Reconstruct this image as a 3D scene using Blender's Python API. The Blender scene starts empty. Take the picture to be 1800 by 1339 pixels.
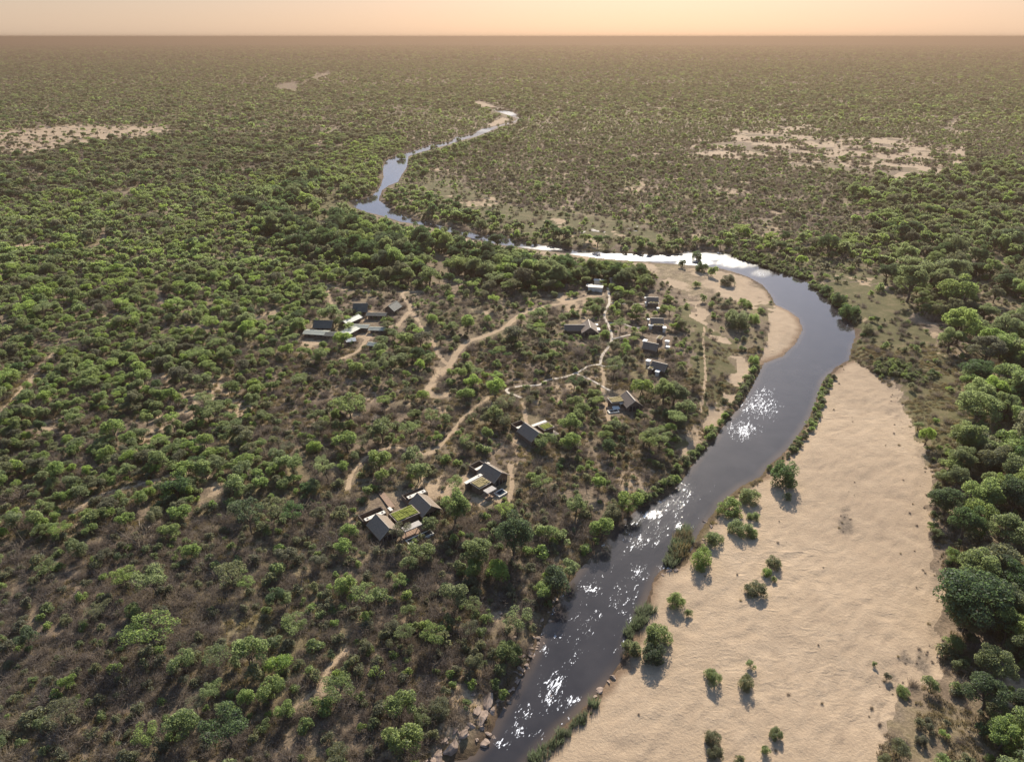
import bpy, math, random
import numpy as np
from mathutils import Vector

sc = bpy.context.scene
col = sc.collection
R = math.radians
rng = np.random.default_rng(7)
random.seed(7)

# ------------------------------------------------------------------ camera, sky, sun, exposure
LAND = 3.0                      # height of the bush land above the river
CAMZ = 150.0 + LAND
PITCH = R(26.75)                # looking down
FPX = 1200.0                    # focal length in photograph pixels (1800 wide)
cam_d = bpy.data.cameras.new('camera')
cam_d.sensor_width = 36.0
cam_d.lens = 24.0
cam_d.clip_start = 0.5
cam_d.clip_end = 200000.0
cam = bpy.data.objects.new('camera', cam_d)
col.objects.link(cam)
cam.location = (0, 0, CAMZ)
cam.rotation_euler = (R(90) - PITCH, 0, 0)
sc.camera = cam

SUN_AZ, SUN_EL = R(11.0), R(30.0)     # azimuth to the right of the view direction (+Y)
w = bpy.data.worlds.new('World')
sc.world = w
w.use_nodes = True
nt = w.node_tree
bg = nt.nodes['Background']
sky = nt.nodes.new('ShaderNodeTexSky')
sky.sky_type = 'NISHITA'
sky.sun_disc = False
sky.sun_elevation = SUN_EL
sky.sun_rotation = SUN_AZ
sky.altitude = 0.0
sky.air_density = 1.0
sky.dust_density = 0.8
sky.ozone_density = 1.0
# dusty air low over the horizon, the same all the way round
tc = nt.nodes.new('ShaderNodeTexCoord')
sx = nt.nodes.new('ShaderNodeSeparateXYZ')
nt.links.new(tc.outputs['Generated'], sx.inputs[0])
rp = nt.nodes.new('ShaderNodeValToRGB')
rp.color_ramp.elements[0].position = 0.0
rp.color_ramp.elements[0].color = (0.32, 0.255, 0.27, 1)
rp.color_ramp.elements[1].position = 0.55
rp.color_ramp.elements[-1].color = (0.88, 0.92, 0.95, 1)
e = rp.color_ramp.elements.new(0.05)
e.color = (0.33, 0.265, 0.28, 1)
e = rp.color_ramp.elements.new(0.18)
e.color = (0.54, 0.57, 0.69, 1)
nt.links.new(sx.outputs['Z'], rp.inputs[0])
mx = nt.nodes.new('ShaderNodeMix')
mx.data_type = 'RGBA'
mx.blend_type = 'MULTIPLY'
mx.inputs[0].default_value = 1.0
nt.links.new(sky.outputs[0], mx.inputs[6])
nt.links.new(rp.outputs[0], mx.inputs[7])
rv = nt.nodes.new('ShaderNodeMapRange')          # a dust veil hangs low over the horizon all the way round
rv.inputs[1].default_value = 0.0; rv.inputs[2].default_value = 0.16
rv.inputs[3].default_value = 0.62; rv.inputs[4].default_value = 0.0
nt.links.new(sx.outputs['Z'], rv.inputs[0])
mv = nt.nodes.new('ShaderNodeMix'); mv.data_type = 'RGBA'
mv.inputs[7].default_value = (3.5, 2.8, 2.12, 1)
nt.links.new(rv.outputs[0], mv.inputs[0]); nt.links.new(mx.outputs[2], mv.inputs[6])
nt.links.new(mv.outputs[2], bg.inputs[0])
bg.inputs[1].default_value = 0.13

sun_d = bpy.data.lights.new('sun', 'SUN')
sun_d.energy = 5.0
sun_d.angle = R(0.55)
sun_d.color = (1.0, 0.92, 0.79)
sun = bpy.data.objects.new('sun', sun_d)
col.objects.link(sun)
_to = Vector((math.sin(SUN_AZ) * math.cos(SUN_EL), math.cos(SUN_AZ) * math.cos(SUN_EL), math.sin(SUN_EL)))
sun.rotation_euler = _to.to_track_quat('Z', 'Y').to_euler()
sun.location = (0, 0, 300)

sc.view_settings.view_transform = 'Standard'
sc.view_settings.look = 'None'
sc.view_settings.exposure = 0.85
sc.view_settings.gamma = 1.0
sc.view_settings.use_curve_mapping = False
sc.render.engine = 'CYCLES'
sc.cycles.max_bounces = 6
sc.cycles.diffuse_bounces = 2
sc.cycles.glossy_bounces = 2
sc.cycles.transmission_bounces = 3
sc.cycles.transparent_max_bounces = 4
sc.cycles.volume_bounces = 0
sc.cycles.caustics_reflective = False
sc.cycles.caustics_refractive = False
sc.cycles.sample_clamp_indirect = 4.0
sc.cycles.use_denoising = True

# ------------------------------------------------------------------ geometry of the view
SP, CP = math.sin(PITCH), math.cos(PITCH)

def at(px, py, z=LAND):
    """ground point seen at a photograph pixel, at height z"""
    u = (px - 900.0) / FPX
    v = (py - 669.5) / FPX
    t = (CAMZ - z) / (SP + v * CP)
    return u * t, (CP - v * SP) * t

def at_many(pts, z):
    return np.array([at(p[0], p[1], z) for p in pts], float)

def proj(x, y, z):
    dz = z - CAMZ
    dep = y * CP - dz * SP
    dep = np.maximum(dep, 1e-3)
    v = -(y * SP + dz * CP) / dep
    return 900.0 + FPX * x / dep, 669.5 + FPX * v, dep

def vnoise(x, y, seed=0):
    xi = np.floor(x).astype(np.int64); yi = np.floor(y).astype(np.int64)
    fx = x - xi; fy = y - yi
    fx = fx * fx * (3 - 2 * fx); fy = fy * fy * (3 - 2 * fy)
    def h(a, b):
        n = (a * 374761393 + b * 668265263 + seed * 974711) & 0xffffffff
        n = ((n ^ (n >> 13)) * 1274126177) & 0xffffffff
        n = n ^ (n >> 16)
        return (n & 0xffff) / 65535.0
    return (h(xi, yi) * (1 - fx) + h(xi + 1, yi) * fx) * (1 - fy) + (h(xi, yi + 1) * (1 - fx) + h(xi + 1, yi + 1) * fx) * fy

def fbm(x, y, seed=0, o=3):
    s = 0.0; a = 0.5; t = 0.0
    for i in range(o):
        s = s + a * vnoise(x * 2 ** i, y * 2 ** i, seed + i * 17); t += a; a *= 0.5
    return s / t

def inside(px, py, poly):
    poly = np.asarray(poly, float)
    c = np.zeros(px.shape, bool)
    b = (px >= poly[:, 0].min()) & (px <= poly[:, 0].max()) & (py >= poly[:, 1].min()) & (py <= poly[:, 1].max())
    if not b.any(): return c
    x = px[b]; y = py[b]; r = np.zeros(x.shape, bool)
    n = len(poly); j = n - 1
    for i in range(n):
        xi, yi = poly[i]; xj, yj = poly[j]
        if yi != yj:
            r ^= ((yi > y) != (yj > y)) & (x < (xj - xi) * (y - yi) / (yj - yi) + xi)
        j = i
    c[b] = r
    return c

def seg_dist(x, y, line, closed=False, lim=80.0):
    """distance to a polyline, capped at lim"""
    line = np.asarray(line, float)
    out = np.full(x.shape, lim * lim, float)
    n = len(line)
    for i in range(n if closed else n - 1):
        a = line[i]; b = line[(i + 1) % n]
        m = (x > min(a[0], b[0]) - lim) & (x < max(a[0], b[0]) + lim) & (y > min(a[1], b[1]) - lim) & (y < max(a[1], b[1]) + lim)
        if not m.any(): continue
        xx = x[m]; yy = y[m]
        d = b - a; L = max(d @ d, 1e-9)
        t = np.clip(((xx - a[0]) * d[0] + (yy - a[1]) * d[1]) / L, 0, 1)
        q = (xx - a[0] - t * d[0]) ** 2 + (yy - a[1] - t * d[1]) ** 2
        out[m] = np.minimum(out[m], q)
    return np.sqrt(out)

def sstep(a, b, x):
    if a > b: return 1 - sstep(b, a, x)
    t = np.clip((x - a) / (b - a), 0, 1)
    return t * t * (3 - 2 * t)

def smooth_line(pts, n=6):
    """Catmull-Rom through the points"""
    p = np.asarray(pts, float)
    q = np.vstack([2 * p[0] - p[1], p, 2 * p[-1] - p[-2]])
    out = []
    for i in range(1, len(q) - 2):
        for k in range(n):
            t = k / n
            a, b, c, d = q[i - 1], q[i], q[i + 1], q[i + 2]
            out.append(0.5 * (2 * b + (c - a) * t + (2 * a - 5 * b + 4 * c - d) * t * t + (3 * b - a - 3 * c + d) * t ** 3))
    out.append(p[-1])
    return np.array(out)

# ------------------------------------------------------------------ outlines of the place (traced, then laid on the ground)
RIVER_PX = [(740, 1420), (790, 1339), (830, 1326), (858, 1296), (872, 1262), (895, 1226), (915, 1192), (935, 1150), (950, 1112), (975, 1062),
            (1000, 1022), (1030, 986), (1055, 960), (1075, 932), (1095, 912), (1125, 892), (1150, 882), (1180, 865), (1200, 840),
            (1225, 805), (1255, 772), (1275, 742), (1300, 715), (1318, 685), (1335, 652), (1342, 638), (1375, 626), (1399, 602),
            (1410, 580), (1404, 560), (1385, 546), (1362, 536), (1355, 520), (1340, 501), (1315, 487), (1285, 477), (1255, 470),
            (1230, 468), (1195, 465), (1150, 462), (1100, 458), (1050, 454), (1000, 447), (960, 441), (920, 436), (890, 432),
            (860, 427), (830, 419), (800, 411), (772, 404), (732, 394), (703, 390), (673, 380), (640, 372), (626, 366), (612, 354),
            (640, 349), (655, 343), (668, 328), (674, 312), (673, 296), (678, 281), (690, 276), (708, 271), (728, 265), (757, 254), (789, 250),
            (800, 241), (831, 236), (848, 226), (875, 221), (902, 214), (910, 209), (896, 203), (872, 196), (862, 189), (880, 190), (900, 197),
            (917, 207), (905, 216), (880, 222), (858, 232), (838, 240), (806, 248), (790, 254), (764, 261), (735, 269), (718, 275), (715, 295),
            (706, 308), (700, 320), (684, 326), (672, 335), (666, 352), (693, 371), (730, 386), (770, 396), (816, 403),
            (848, 412), (875, 416), (903, 421), (937, 428), (960, 432), (994, 437), (1030, 441), (1080, 445), (1130, 447), (1180, 448), (1215, 440),
            (1240, 439), (1285, 447), (1330, 459), (1370, 474), (1415, 488), (1430, 500), (1455, 521), (1480, 545), (1502, 572),
            (1505, 590), (1498, 612), (1494, 632), (1470, 646), (1447, 670), (1436, 705), (1421, 740), (1401, 770), (1380, 795),
            (1350, 821), (1338, 838), (1306, 854), (1268, 884), (1245, 915), (1228, 940), (1218, 965), (1200, 985), (1180, 1000), (1160, 1003), (1150, 1020),
            (1140, 1052), (1120, 1098), (1104, 1132), (1092, 1165), (1062, 1206), (1040, 1231), (1010, 1263), (985, 1282),
            (955, 1312), (930, 1340), (880, 1430)]
SAND_PX = [  # (name, z, outline)
    ('sandbank', 0.9, [(900, 1420), (955, 1318), (985, 1288), (1010, 1269), (1040, 1238), (1062, 1212), (1092, 1171), (1104, 1140), (1120, 1106), (1142, 1060),
                  (1152, 1026), (1162, 1008), (1200, 995), (1230, 960), (1250, 925), (1275, 895), (1306, 862), (1338, 845), (1352, 828), (1385, 795), (1410, 765),
                  (1430, 730), (1444, 690), (1458, 660), (1480, 644), (1500, 632), (1530, 652), (1560, 678), (1590, 712), (1606, 745), (1622, 775), (1636, 812),
                  (1642, 860), (1634, 930), (1656, 990), (1666, 1060), (1672, 1120), (1652, 1160), (1604, 1200), (1565, 1245), (1548, 1300), (1545, 1420)]),
    ('sandbank', 0.7, [(1330, 640), (1342, 638), (1375, 626), (1399, 602), (1411, 580), (1404, 558), (1385, 544), (1362, 534), (1350, 545), (1352, 575), (1345, 610)]),
    ('sandbank', 1.2, [(1040, 458), (1100, 459), (1150, 463), (1195, 466), (1240, 471), (1285, 478), (1318, 488), (1342, 503), (1355, 521), (1362, 540),
                  (1340, 552), (1320, 540), (1290, 528), (1255, 520), (1240, 540), (1255, 565), (1290, 580), (1305, 605), (1322, 640), (1300, 690), (1270, 738), (1235, 780), (1200, 815),
                  (1190, 800), (1230, 745), (1262, 700), (1285, 650), (1275, 610), (1240, 575), (1215, 540), (1180, 500), (1120, 472)]),
    ('sandy_clearing', 3, [(1185, 234), (1300, 231), (1420, 231), (1560, 237), (1620, 250), (1690, 262), (1690, 285), (1640, 300), (1560, 322), (1470, 312), (1390, 303), (1330, 286), (1270, 272), (1225, 262), (1210, 245)]),
    ('sandy_clearing', 3, [(-300, 240), (0, 228), (60, 226), (100, 222), (160, 214), (185, 218), (310, 226), (260, 240), (190, 247), (110, 258), (60, 268), (0, 268), (-300, 280)]),
    ('sandy_clearing', 3, [(1168, 268), (1200, 268), (1220, 278), (1190, 282), (1170, 275)]),
    ('sandbank', 1.0, [(856, 220), (870, 213), (884, 207), (896, 209), (884, 216), (866, 222)]),
    ('sandbank', 1.0, [(832, 180), (845, 178), (862, 184), (880, 192), (862, 189), (846, 188)]),
    ('sandy_clearing', 3, [(480, 152), (505, 146), (526, 146), (522, 158), (500, 157)]),
    ('sandy_clearing', 3, [(548, 136), (566, 130), (582, 124), (576, 132), (562, 138)]),
    ('sandbank', 1.0, [(768, 405), (800, 412), (830, 420), (860, 428), (920, 437), (960, 443), (955, 450), (900, 447), (850, 440), (800, 425), (775, 412)]),
]
GRASS_PX = [
    ('grassy_floodplain', [(1420, 492), (1545, 490), (1562, 508), (1602, 545), (1645, 600), (1682, 660), (1702, 720), (1690, 775), (1655, 800), (1632, 770), (1606, 735), (1570, 678), (1525, 640), (1502, 628), (1508, 590), (1500, 562), (1470, 528)]),
    ('grassy_floodplain', [(1190, 510), (1215, 540), (1250, 580), (1283, 615), (1288, 655), (1262, 710), (1225, 765), (1195, 800), (1180, 790), (1215, 740), (1230, 680), (1222, 620), (1190, 560)]),
    ('grassy_floodplain', [(690, 322), (740, 300), (800, 318), (900, 360), (1000, 372), (1100, 385), (1190, 420), (1180, 440), (1080, 440), (960, 425), (880, 408), (800, 395), (740, 378), (700, 360)]),
    ('grassy_floodplain', [(1250, 440), (1330, 440), (1400, 450), (1480, 452), (1545, 470), (1560, 488), (1430, 490), (1370, 472)]),
    ('grassy_floodplain', [(500, 372), (560, 335), (600, 330), (625, 366), (640, 376), (600, 385), (570, 380), (550, 412), (520, 400)]),
]
ROADS = [  # (width in metres, points)
    (4.8, [(1060, 518), (1030, 524), (991, 533), (958, 539), (924, 549), (906, 560), (890, 574), (868, 585), (846, 593), (825, 600), (812, 610), (801, 623), (790, 641), (776, 654), (763, 668), (753, 681), (754, 691), (767, 696), (781, 694)]),
    (2.2, [(745, 512), (708, 516), (715, 530), (722, 545), (734, 562), (747, 585), (760, 600), (767, 616), (776, 630), (783, 637)]),
    (2.0, [(860, 696), (841, 710), (825, 723), (810, 737), (798, 755), (787, 769), (772, 784), (747, 798), (715, 790), (690, 786), (662, 794), (640, 808), (618, 835), (612, 860)]),
    (1.6, [(919, 706), (921, 720), (926, 744)]),
    (1.8, [(1058, 646), (1062, 664), (1060, 684), (1066, 712), (1070, 738)]),
    (3.0, [(697, 575), (708, 560), (722, 546)]),
    (2.4, [(648, 592), (640, 602), (627, 618), (600, 630)]),
    (2.2, [(742, 513), (690, 514), (640, 512), (600, 508), (575, 500)]),
    (2.0, [(585, 540), (580, 526), (576, 506)]),
    (1.2, [(-40, 760), (0, 722), (40, 682), (75, 640), (100, 610)]),
    (1.1, [(128, 902), (150, 886), (176, 870), (230, 856), (300, 836), (340, 812)]),
    (1.1, [(135, 440), (175, 424), (192, 398), (250, 376), (330, 358), (420, 340)]),
    (1.2, [(285, 505), (280, 520), (300, 532), (370, 532)]),
    (2.0, [(1690, 236), (1672, 226), (1680, 212), (1700, 199), (1712, 190)]),
    (2.4, [(140, 290), (146, 272), (150, 266)]),
    (1.6, [(520, 1238), (560, 1205), (585, 1165), (610, 1140)]),
    (0.9, [(1240, 560), (1236, 610), (1240, 660), (1232, 720)]),
    (1.4, [(895, 815), (900, 850), (895, 880)]),
]
BARE = [  # small bare patches: px, py, rx, ry (photograph pixels)
    (648, 590, 22, 12), (768, 662, 16, 30), (700, 1075, 45, 50), (900, 790, 24, 22), (905, 820, 16, 16), (1000, 680, 20, 10),
    (725, 545, 14, 12), (690, 573, 14, 10), (1030, 700, 40, 22), (1010, 545, 16, 14), (1035, 532, 14, 8), (620, 918, 14, 14),
    (30, 650, 40, 16), (160, 590, 12, 6), (640, 1165, 35, 45), (570, 1205, 25, 30), (780, 690, 26, 10), (1040, 660, 20, 14),
    (175, 1008, 12, 8), (870, 1080, 16, 26), (1220, 760, 18, 20), (960, 700, 30, 12),
]
river_w = at_many(RIVER_PX, 0.0)
sand_w = [(n, at_many(p, z)) for n, z, p in SAND_PX]
road_w = [(wd, smooth_line(at_many(p, LAND))) for wd, p in ROADS]

# ------------------------------------------------------------------ terrain height
def river_sd(x, y):
    d = seg_dist(x, y, river_w, True, 70.0)
    return np.where(inside(x, y, river_w), -d, d)

def height(x, y, sd=None, parts=None):
    if sd is None: sd = river_sd(x, y)
    dist = np.hypot(x, y)
    far = sstep(350, 900, dist)
    low = np.zeros(x.shape); rough = np.zeros(x.shape)
    for k, (n, pw) in enumerate(sand_w):
        if n != 'sandbank': continue
        d = seg_dist(x, y, pw, True, 30.0)
        d = np.where(inside(x, y, pw), -d, d)
        low = np.maximum(low, 1 - sstep(-3, 9, d))
        rough = np.maximum(rough, 1 - sstep(-8, 2, d))
    L = LAND * (1 - 0.55 * far)
    top = L * (1 - low) + (0.75 + 0.004 * np.minimum(sd, 70)) * low
    wid = 5 + 9 * fbm(x / 40, y / 40, 3, 2) + 20 * far + 4 * low
    h = np.where(sd < 0, -1.2 * sstep(0, 5, -sd) - 0.02, top * sstep(-0.3, 1, sd / wid) + 0.02)
    up = sstep(4, 30, sd) * (1 - low)
    h = h + up * ((fbm(x / 70, y / 70, 5, 3) - 0.5) * 2.2 * (1 - 0.5 * far) + (fbm(x / 9, y / 9, 9, 3) - 0.5) * 0.7)
    # wind and water relief on the sand
    s = rough * sstep(1, 8, sd) * (1 - far)
    wx = x + 5 * fbm(x / 15, y / 15, 31, 2); wy = y + 5 * fbm(x / 15, y / 15, 37, 2)
    ridg = 1 - np.abs(2 * fbm((wx + 0.6 * wy) / 7.5, (wy - 0.6 * wx) / 3.4, 41, 3) - 1)
    h = h + s * ((ridg - 0.6) * 0.55 + (fbm(x / 30, y / 30, 43, 2) - 0.5) * 1.2 + (fbm(x / 1.6, y / 1.6, 47, 2) - 0.5) * 0.16)
    return h

def zat(px, py, off=0.0):
    """ground point under a pixel with the relief taken in"""
    z = LAND
    for _ in range(4):
        x, y = at(px, py, z + off)
        z = float(height(np.array([x]), np.array([y]))[0])
    return x, y, z

# ------------------------------------------------------------------ material helpers
def new_mat(name):
    m = bpy.data.materials.new(name); m.use_nodes = True
    t = m.node_tree; t.nodes.clear()
    out = t.nodes.new('ShaderNodeOutputMaterial')
    return m, t, out

class NB:
    """small node builder"""
    def __init__(s, t): s.t = t
    def n(s, kind, **kw):
        k = s.t.nodes.new('ShaderNode' + kind)
        for a, b in kw.items(): setattr(k, a, b)
        return k
    def set(s, sock, v):
        if isinstance(v, bpy.types.NodeSocket): s.t.links.new(v, sock)
        elif isinstance(v, (tuple, list)) and sock.type == 'RGBA': sock.default_value = tuple(v) + ((1.0,) if len(v) == 3 else ())
        else: sock.default_value = v
    def math(s, op, a, b=0.0, c=0.0, clamp=False):
        k = s.n('Math', operation=op); k.use_clamp = clamp
        for i, v in enumerate((a, b, c)): s.set(k.inputs[i], v)
        return k.outputs[0]
    def mix(s, f, a, b, mode='MIX'):
        k = s.n('Mix', data_type='RGBA', blend_type=mode)
        s.set(k.inputs[0], f); s.set(k.inputs[6], a); s.set(k.inputs[7], b)
        return k.outputs[2]
    def noise(s, vec, scale, detail=3, rough=0.55, dist=0.0):
        k = s.n('TexNoise'); s.set(k.inputs['Vector'], vec)
        k.inputs['Scale'].default_value = scale; k.inputs['Detail'].default_value = detail
        k.inputs['Roughness'].default_value = rough; k.inputs['Distortion'].default_value = dist
        return k.outputs[0]
    def ramp(s, f, stops, interp='LINEAR'):
        k = s.n('ValToRGB'); cr = k.color_ramp; cr.interpolation = interp
        while len(cr.elements) > 1: cr.elements.remove(cr.elements[-1])
        cr.elements[0].position = stops[0][0]; cr.elements[0].color = tuple(stops[0][1]) + (1,)
        for p, c in stops[1:]:
            e = cr.elements.new(p); e.color = tuple(c) + (1,)
        s.set(k.inputs[0], f)
        return k.outputs[0]
    def step(s, f, a, b):
        k = s.n('MapRange', interpolation_type='SMOOTHSTEP')
        s.set(k.inputs[0], f); s.set(k.inputs[1], a); s.set(k.inputs[2], b)
        return k.outputs[0]
    def bump(s, h, strength, dist):
        k = s.n('Bump'); k.inputs['Strength'].default_value = strength; k.inputs['Distance'].default_value = dist
        s.set(k.inputs['Height'], h)
        return k.outputs[0]
    def principled(s, colr, rough, normal=None, spec=0.3):
        k = s.n('BsdfPrincipled')
        s.set(k.inputs['Base Color'], colr); s.set(k.inputs['Roughness'], rough)
        s.set(k.inputs['Specular IOR Level'], spec)
        if normal is not None: s.set(k.inputs['Normal'], normal)
        return k

def simple_mat(name, c, rough=0.8, var=0.15, scale=1.5, bump=0.0, spec=0.25, c2=None):
    m, t, out = new_mat(name); b = NB(t)
    co = b.n('TexCoord').outputs['Object']
    f = b.noise(co, scale, 4)
    lo = tuple(v * (1 - var) for v in c); hi = c2 or tuple(min(v * (1 + var), 0.9) for v in c)
    cc = b.ramp(f, [(0.3, lo), (0.7, hi)])
    nrm = b.bump(b.noise(co, scale * 4, 3), 0.6, bump) if bump else None
    p = b.principled(cc, rough, nrm, spec)
    t.links.new(p.outputs[0], out.inputs[0])
    return m

# ground: soil, dry litter, sand, trodden dirt, grass, far bush
def ground_mat():
    m, t, out = new_mat('bush_ground'); b = NB(t)
    co = b.n('TexCoord').outputs['Object']
    at1 = b.n('Attribute', attribute_name='mask'); sep = b.n('SeparateColor'); t.links.new(at1.outputs['Color'], sep.inputs[0])
    at2 = b.n('Attribute', attribute_name='mask2'); sep2 = b.n('SeparateColor'); t.links.new(at2.outputs['Color'], sep2.inputs[0])
    n_big = b.noise(co, 0.018, 3); n_mid = b.noise(co, 0.16, 4, 0.6); n_fin = b.noise(co, 1.3, 4, 0.65); n_tiny = b.noise(co, 5.0, 3, 0.6)
    f = b.math('ADD', b.math('MULTIPLY', n_mid, 0.45), b.math('MULTIPLY', n_fin, 0.55))
    soil = b.ramp(f, [(0.30, (0.09, 0.066, 0.047)), (0.45, (0.15, 0.110, 0.075)), (0.56, (0.22, 0.16, 0.108)), (0.70, (0.34, 0.25, 0.17))])
    straw = b.ramp(n_fin, [(0.3, (0.12, 0.10, 0.045)), (0.7, (0.26, 0.205, 0.11))])
    soil = b.mix(b.step(b.math('ADD', n_big, b.math('MULTIPLY', n_mid, 0.4)), 0.62, 0.9), soil, straw)
    def edge(ch, amt=0.55):
        return b.step(b.math('ADD', ch, b.math('MULTIPLY', b.math('SUBTRACT', f, 0.5), amt * 2.2)), 0.38, 0.62)
    grass = b.ramp(b.math('ADD', b.math('MULTIPLY', n_mid, 0.6), b.math('MULTIPLY', n_fin, 0.4)),
                   [(0.33, (0.075, 0.072, 0.030)), (0.5, (0.115, 0.102, 0.045)), (0.66, (0.20, 0.15, 0.082))])
    c = b.mix(edge(sep.outputs[2]), soil, grass)
    dirt = b.ramp(f, [(0.3, (0.27, 0.19, 0.12)), (0.65, (0.44, 0.32, 0.205))])
    c = b.mix(edge(sep.outputs[1], 0.4), c, dirt)
    sand = b.ramp(b.math('ADD', b.math('MULTIPLY', n_big, 0.35), b.math('MULTIPLY', b.math('ADD', n_mid, n_fin), 0.325)),
                  [(0.34, (0.30, 0.218, 0.146)), (0.5, (0.38, 0.279, 0.185)), (0.65, (0.455, 0.338, 0.228))])
    c = b.mix(edge(sep.outputs[0], 0.3), c, sand)
    damp = b.mix(1.0, c, (0.55, 0.50, 0.47), 'MULTIPLY')
    c = b.mix(sep2.outputs[0], c, damp)                       # wet rim at the waterline
    c = b.mix(b.step(sep2.outputs[2], 0.05, 0.95), c, b.ramp(n_fin, [(0.3, (0.11, 0.085, 0.062)), (0.7, (0.25, 0.19, 0.135))]))   # twig litter and trodden trails
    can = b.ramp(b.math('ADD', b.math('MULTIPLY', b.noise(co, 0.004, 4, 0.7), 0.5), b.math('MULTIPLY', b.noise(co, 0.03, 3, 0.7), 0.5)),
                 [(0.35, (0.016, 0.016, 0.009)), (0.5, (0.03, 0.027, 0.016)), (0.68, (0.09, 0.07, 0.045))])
    c = b.mix(sep2.outputs[1], c, can)                        # bush too far off to tell apart, crown self-shadow darkened into the colour
    rn = b.n('TexNoise'); rn.noise_type = 'RIDGED_MULTIFRACTAL'
    mp = b.n('Mapping'); mp.inputs['Rotation'].default_value = (0, 0, 0.6); mp.inputs['Scale'].default_value = (0.16, 0.36, 0.3)
    t.links.new(co, mp.inputs[0]); t.links.new(mp.outputs[0], rn.inputs['Vector'])
    rn.inputs['Scale'].default_value = 1.0; rn.inputs['Detail'].default_value = 4; rn.inputs['Distortion'].default_value = 1.2
    h = b.math('ADD', b.math('MULTIPLY', n_fin, 0.7), b.math('MULTIPLY', n_tiny, 0.3))
    h = b.math('ADD', h, b.math('MULTIPLY', sep.outputs[0], b.math('MULTIPLY', b.math('MULTIPLY', rn.outputs[0], b.step(n_big, 0.35, 0.65)), 0.75)))
    nrm = b.bump(h, 0.85, 0.4)
    p = b.principled(c, 0.95, nrm, 0.1)
    t.links.new(p.outputs[0], out.inputs[0])
    return m

def water_mat():
    m, t, out = new_mat('river_water'); b = NB(t)
    co = b.n('TexCoord').outputs['Object']
    a = b.n('Attribute', attribute_name='riffle'); sep = b.n('SeparateColor'); t.links.new(a.outputs['Color'], sep.inputs[0])
    rif = sep.outputs[0]; shal = sep.outputs[1]
    fl = np.array(at(1180, 880, 0)) - np.array(at(900, 1290, 0)); fa = math.atan2(fl[1], fl[0])
    mp = b.n('Mapping', vector_type='TEXTURE'); mp.inputs['Rotation'].default_value = (0, 0, fa); mp.inputs['Scale'].default_value = (2.6, 0.85, 1.0)
    t.links.new(co, mp.inputs[0])
    n1 = b.noise(mp.outputs[0], 0.85, 3, 0.6, 0.8); n2 = b.noise(mp.outputs[0], 3.0, 3, 0.6, 0.4); n3 = b.noise(co, 0.11, 2)
    vo = b.n('TexVoronoi'); vo.inputs['Scale'].default_value = 1.25
    t.links.new(b.n('TexCoord').outputs['Object'], vo.inputs['Vector'])
    deep = b.ramp(n3, [(0.3, (0.028, 0.026, 0.028)), (0.7, (0.042, 0.038, 0.039))])
    body = b.mix(shal, deep, (0.15, 0.105, 0.07))
    # foam where the water breaks
    fo = b.math('ADD', b.math('MULTIPLY', n1, 0.55), b.math('MULTIPLY', n2, 0.45))
    thr = b.math('SUBTRACT', 0.725, b.math('MULTIPLY', rif, 0.25))
    foam = b.step(b.math('SUBTRACT', fo, thr), 0.0, 0.035)
    foam = b.math('MULTIPLY', foam, b.step(rif, 0.03, 0.15))
    c = b.mix(foam, body, (0.80, 0.80, 0.82))
    rough = b.math('ADD', 0.035, b.math('ADD', b.math('MULTIPLY', sep.outputs[2], 0.25), b.math('MULTIPLY', foam, 0.5)))
    hgt = b.math('ADD', b.math('MULTIPLY', n1, b.math('ADD', 0.10, b.math('MULTIPLY', rif, 0.22))), b.math('MULTIPLY', n2, b.math('ADD', 0.03, b.math('MULTIPLY', rif, 0.10))))
    nrm = b.bump(hgt, 1.0, 0.16)
    p = b.principled(c, rough, nrm, 0.5)
    p.inputs['IOR'].default_value = 1.333
    t.links.new(p.outputs[0], out.inputs[0])
    return m

def leaf_mat(name, c, tr, amt=0.45, var=0.34):
    """leaf: diffuse front, light let through from behind"""
    m, t, out = new_mat(name); b = NB(t)
    oi = b.n('ObjectInfo'); geo = b.n('NewGeometry')
    pos = geo.outputs['Position']
    patch = b.step(b.noise(pos, 0.017, 3), 0.3, 0.7)
    leaf = b.noise(pos, 0.9, 2)
    v = b.math('ADD', b.math('MULTIPLY', oi.outputs['Random'], 0.5), b.math('ADD', b.math('MULTIPLY', patch, 0.35), b.math('MULTIPLY', leaf, 0.15)))
    k = b.n('HueSaturation')
    b.set(k.inputs['Hue'], b.math('ADD', 0.485, b.math('MULTIPLY', v, 0.03)))
    b.set(k.inputs['Saturation'], b.math('ADD', 0.70, b.math('MULTIPLY', oi.outputs['Random'], 0.3)))
    val = b.math('ADD', 1 - var, b.math('MULTIPLY', v, 2 * var))
    b.set(k.inputs['Value'], val); b.set(k.inputs['Color'], c)
    k2 = b.n('HueSaturation')
    for s_ in ('Hue', 'Saturation', 'Value'): t.links.new(k.inputs[s_].links[0].from_socket, k2.inputs[s_])
    b.set(k2.inputs['Color'], tr)
    d = b.n('BsdfDiffuse'); t.links.new(k.outputs[0], d.inputs[0])
    tl = b.n('BsdfTranslucent'); t.links.new(k2.outputs[0], tl.inputs[0])
    ms = b.n('MixShader'); ms.inputs[0].default_value = amt
    t.links.new(d.outputs[0], ms.inputs[1]); t.links.new(tl.outputs[0], ms.inputs[2])
    g = b.n('BsdfGlossy'); g.inputs['Roughness'].default_value = 0.5; g.inputs[0].default_value = (1, 1, 1, 1)
    ms2 = b.n('MixShader'); ms2.inputs[0].default_value = 0.012
    t.links.new(ms.outputs[0], ms2.inputs[1]); t.links.new(g.outputs[0], ms2.inputs[2])
    t.links.new(ms2.outputs[0], out.inputs[0])
    return m

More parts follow.
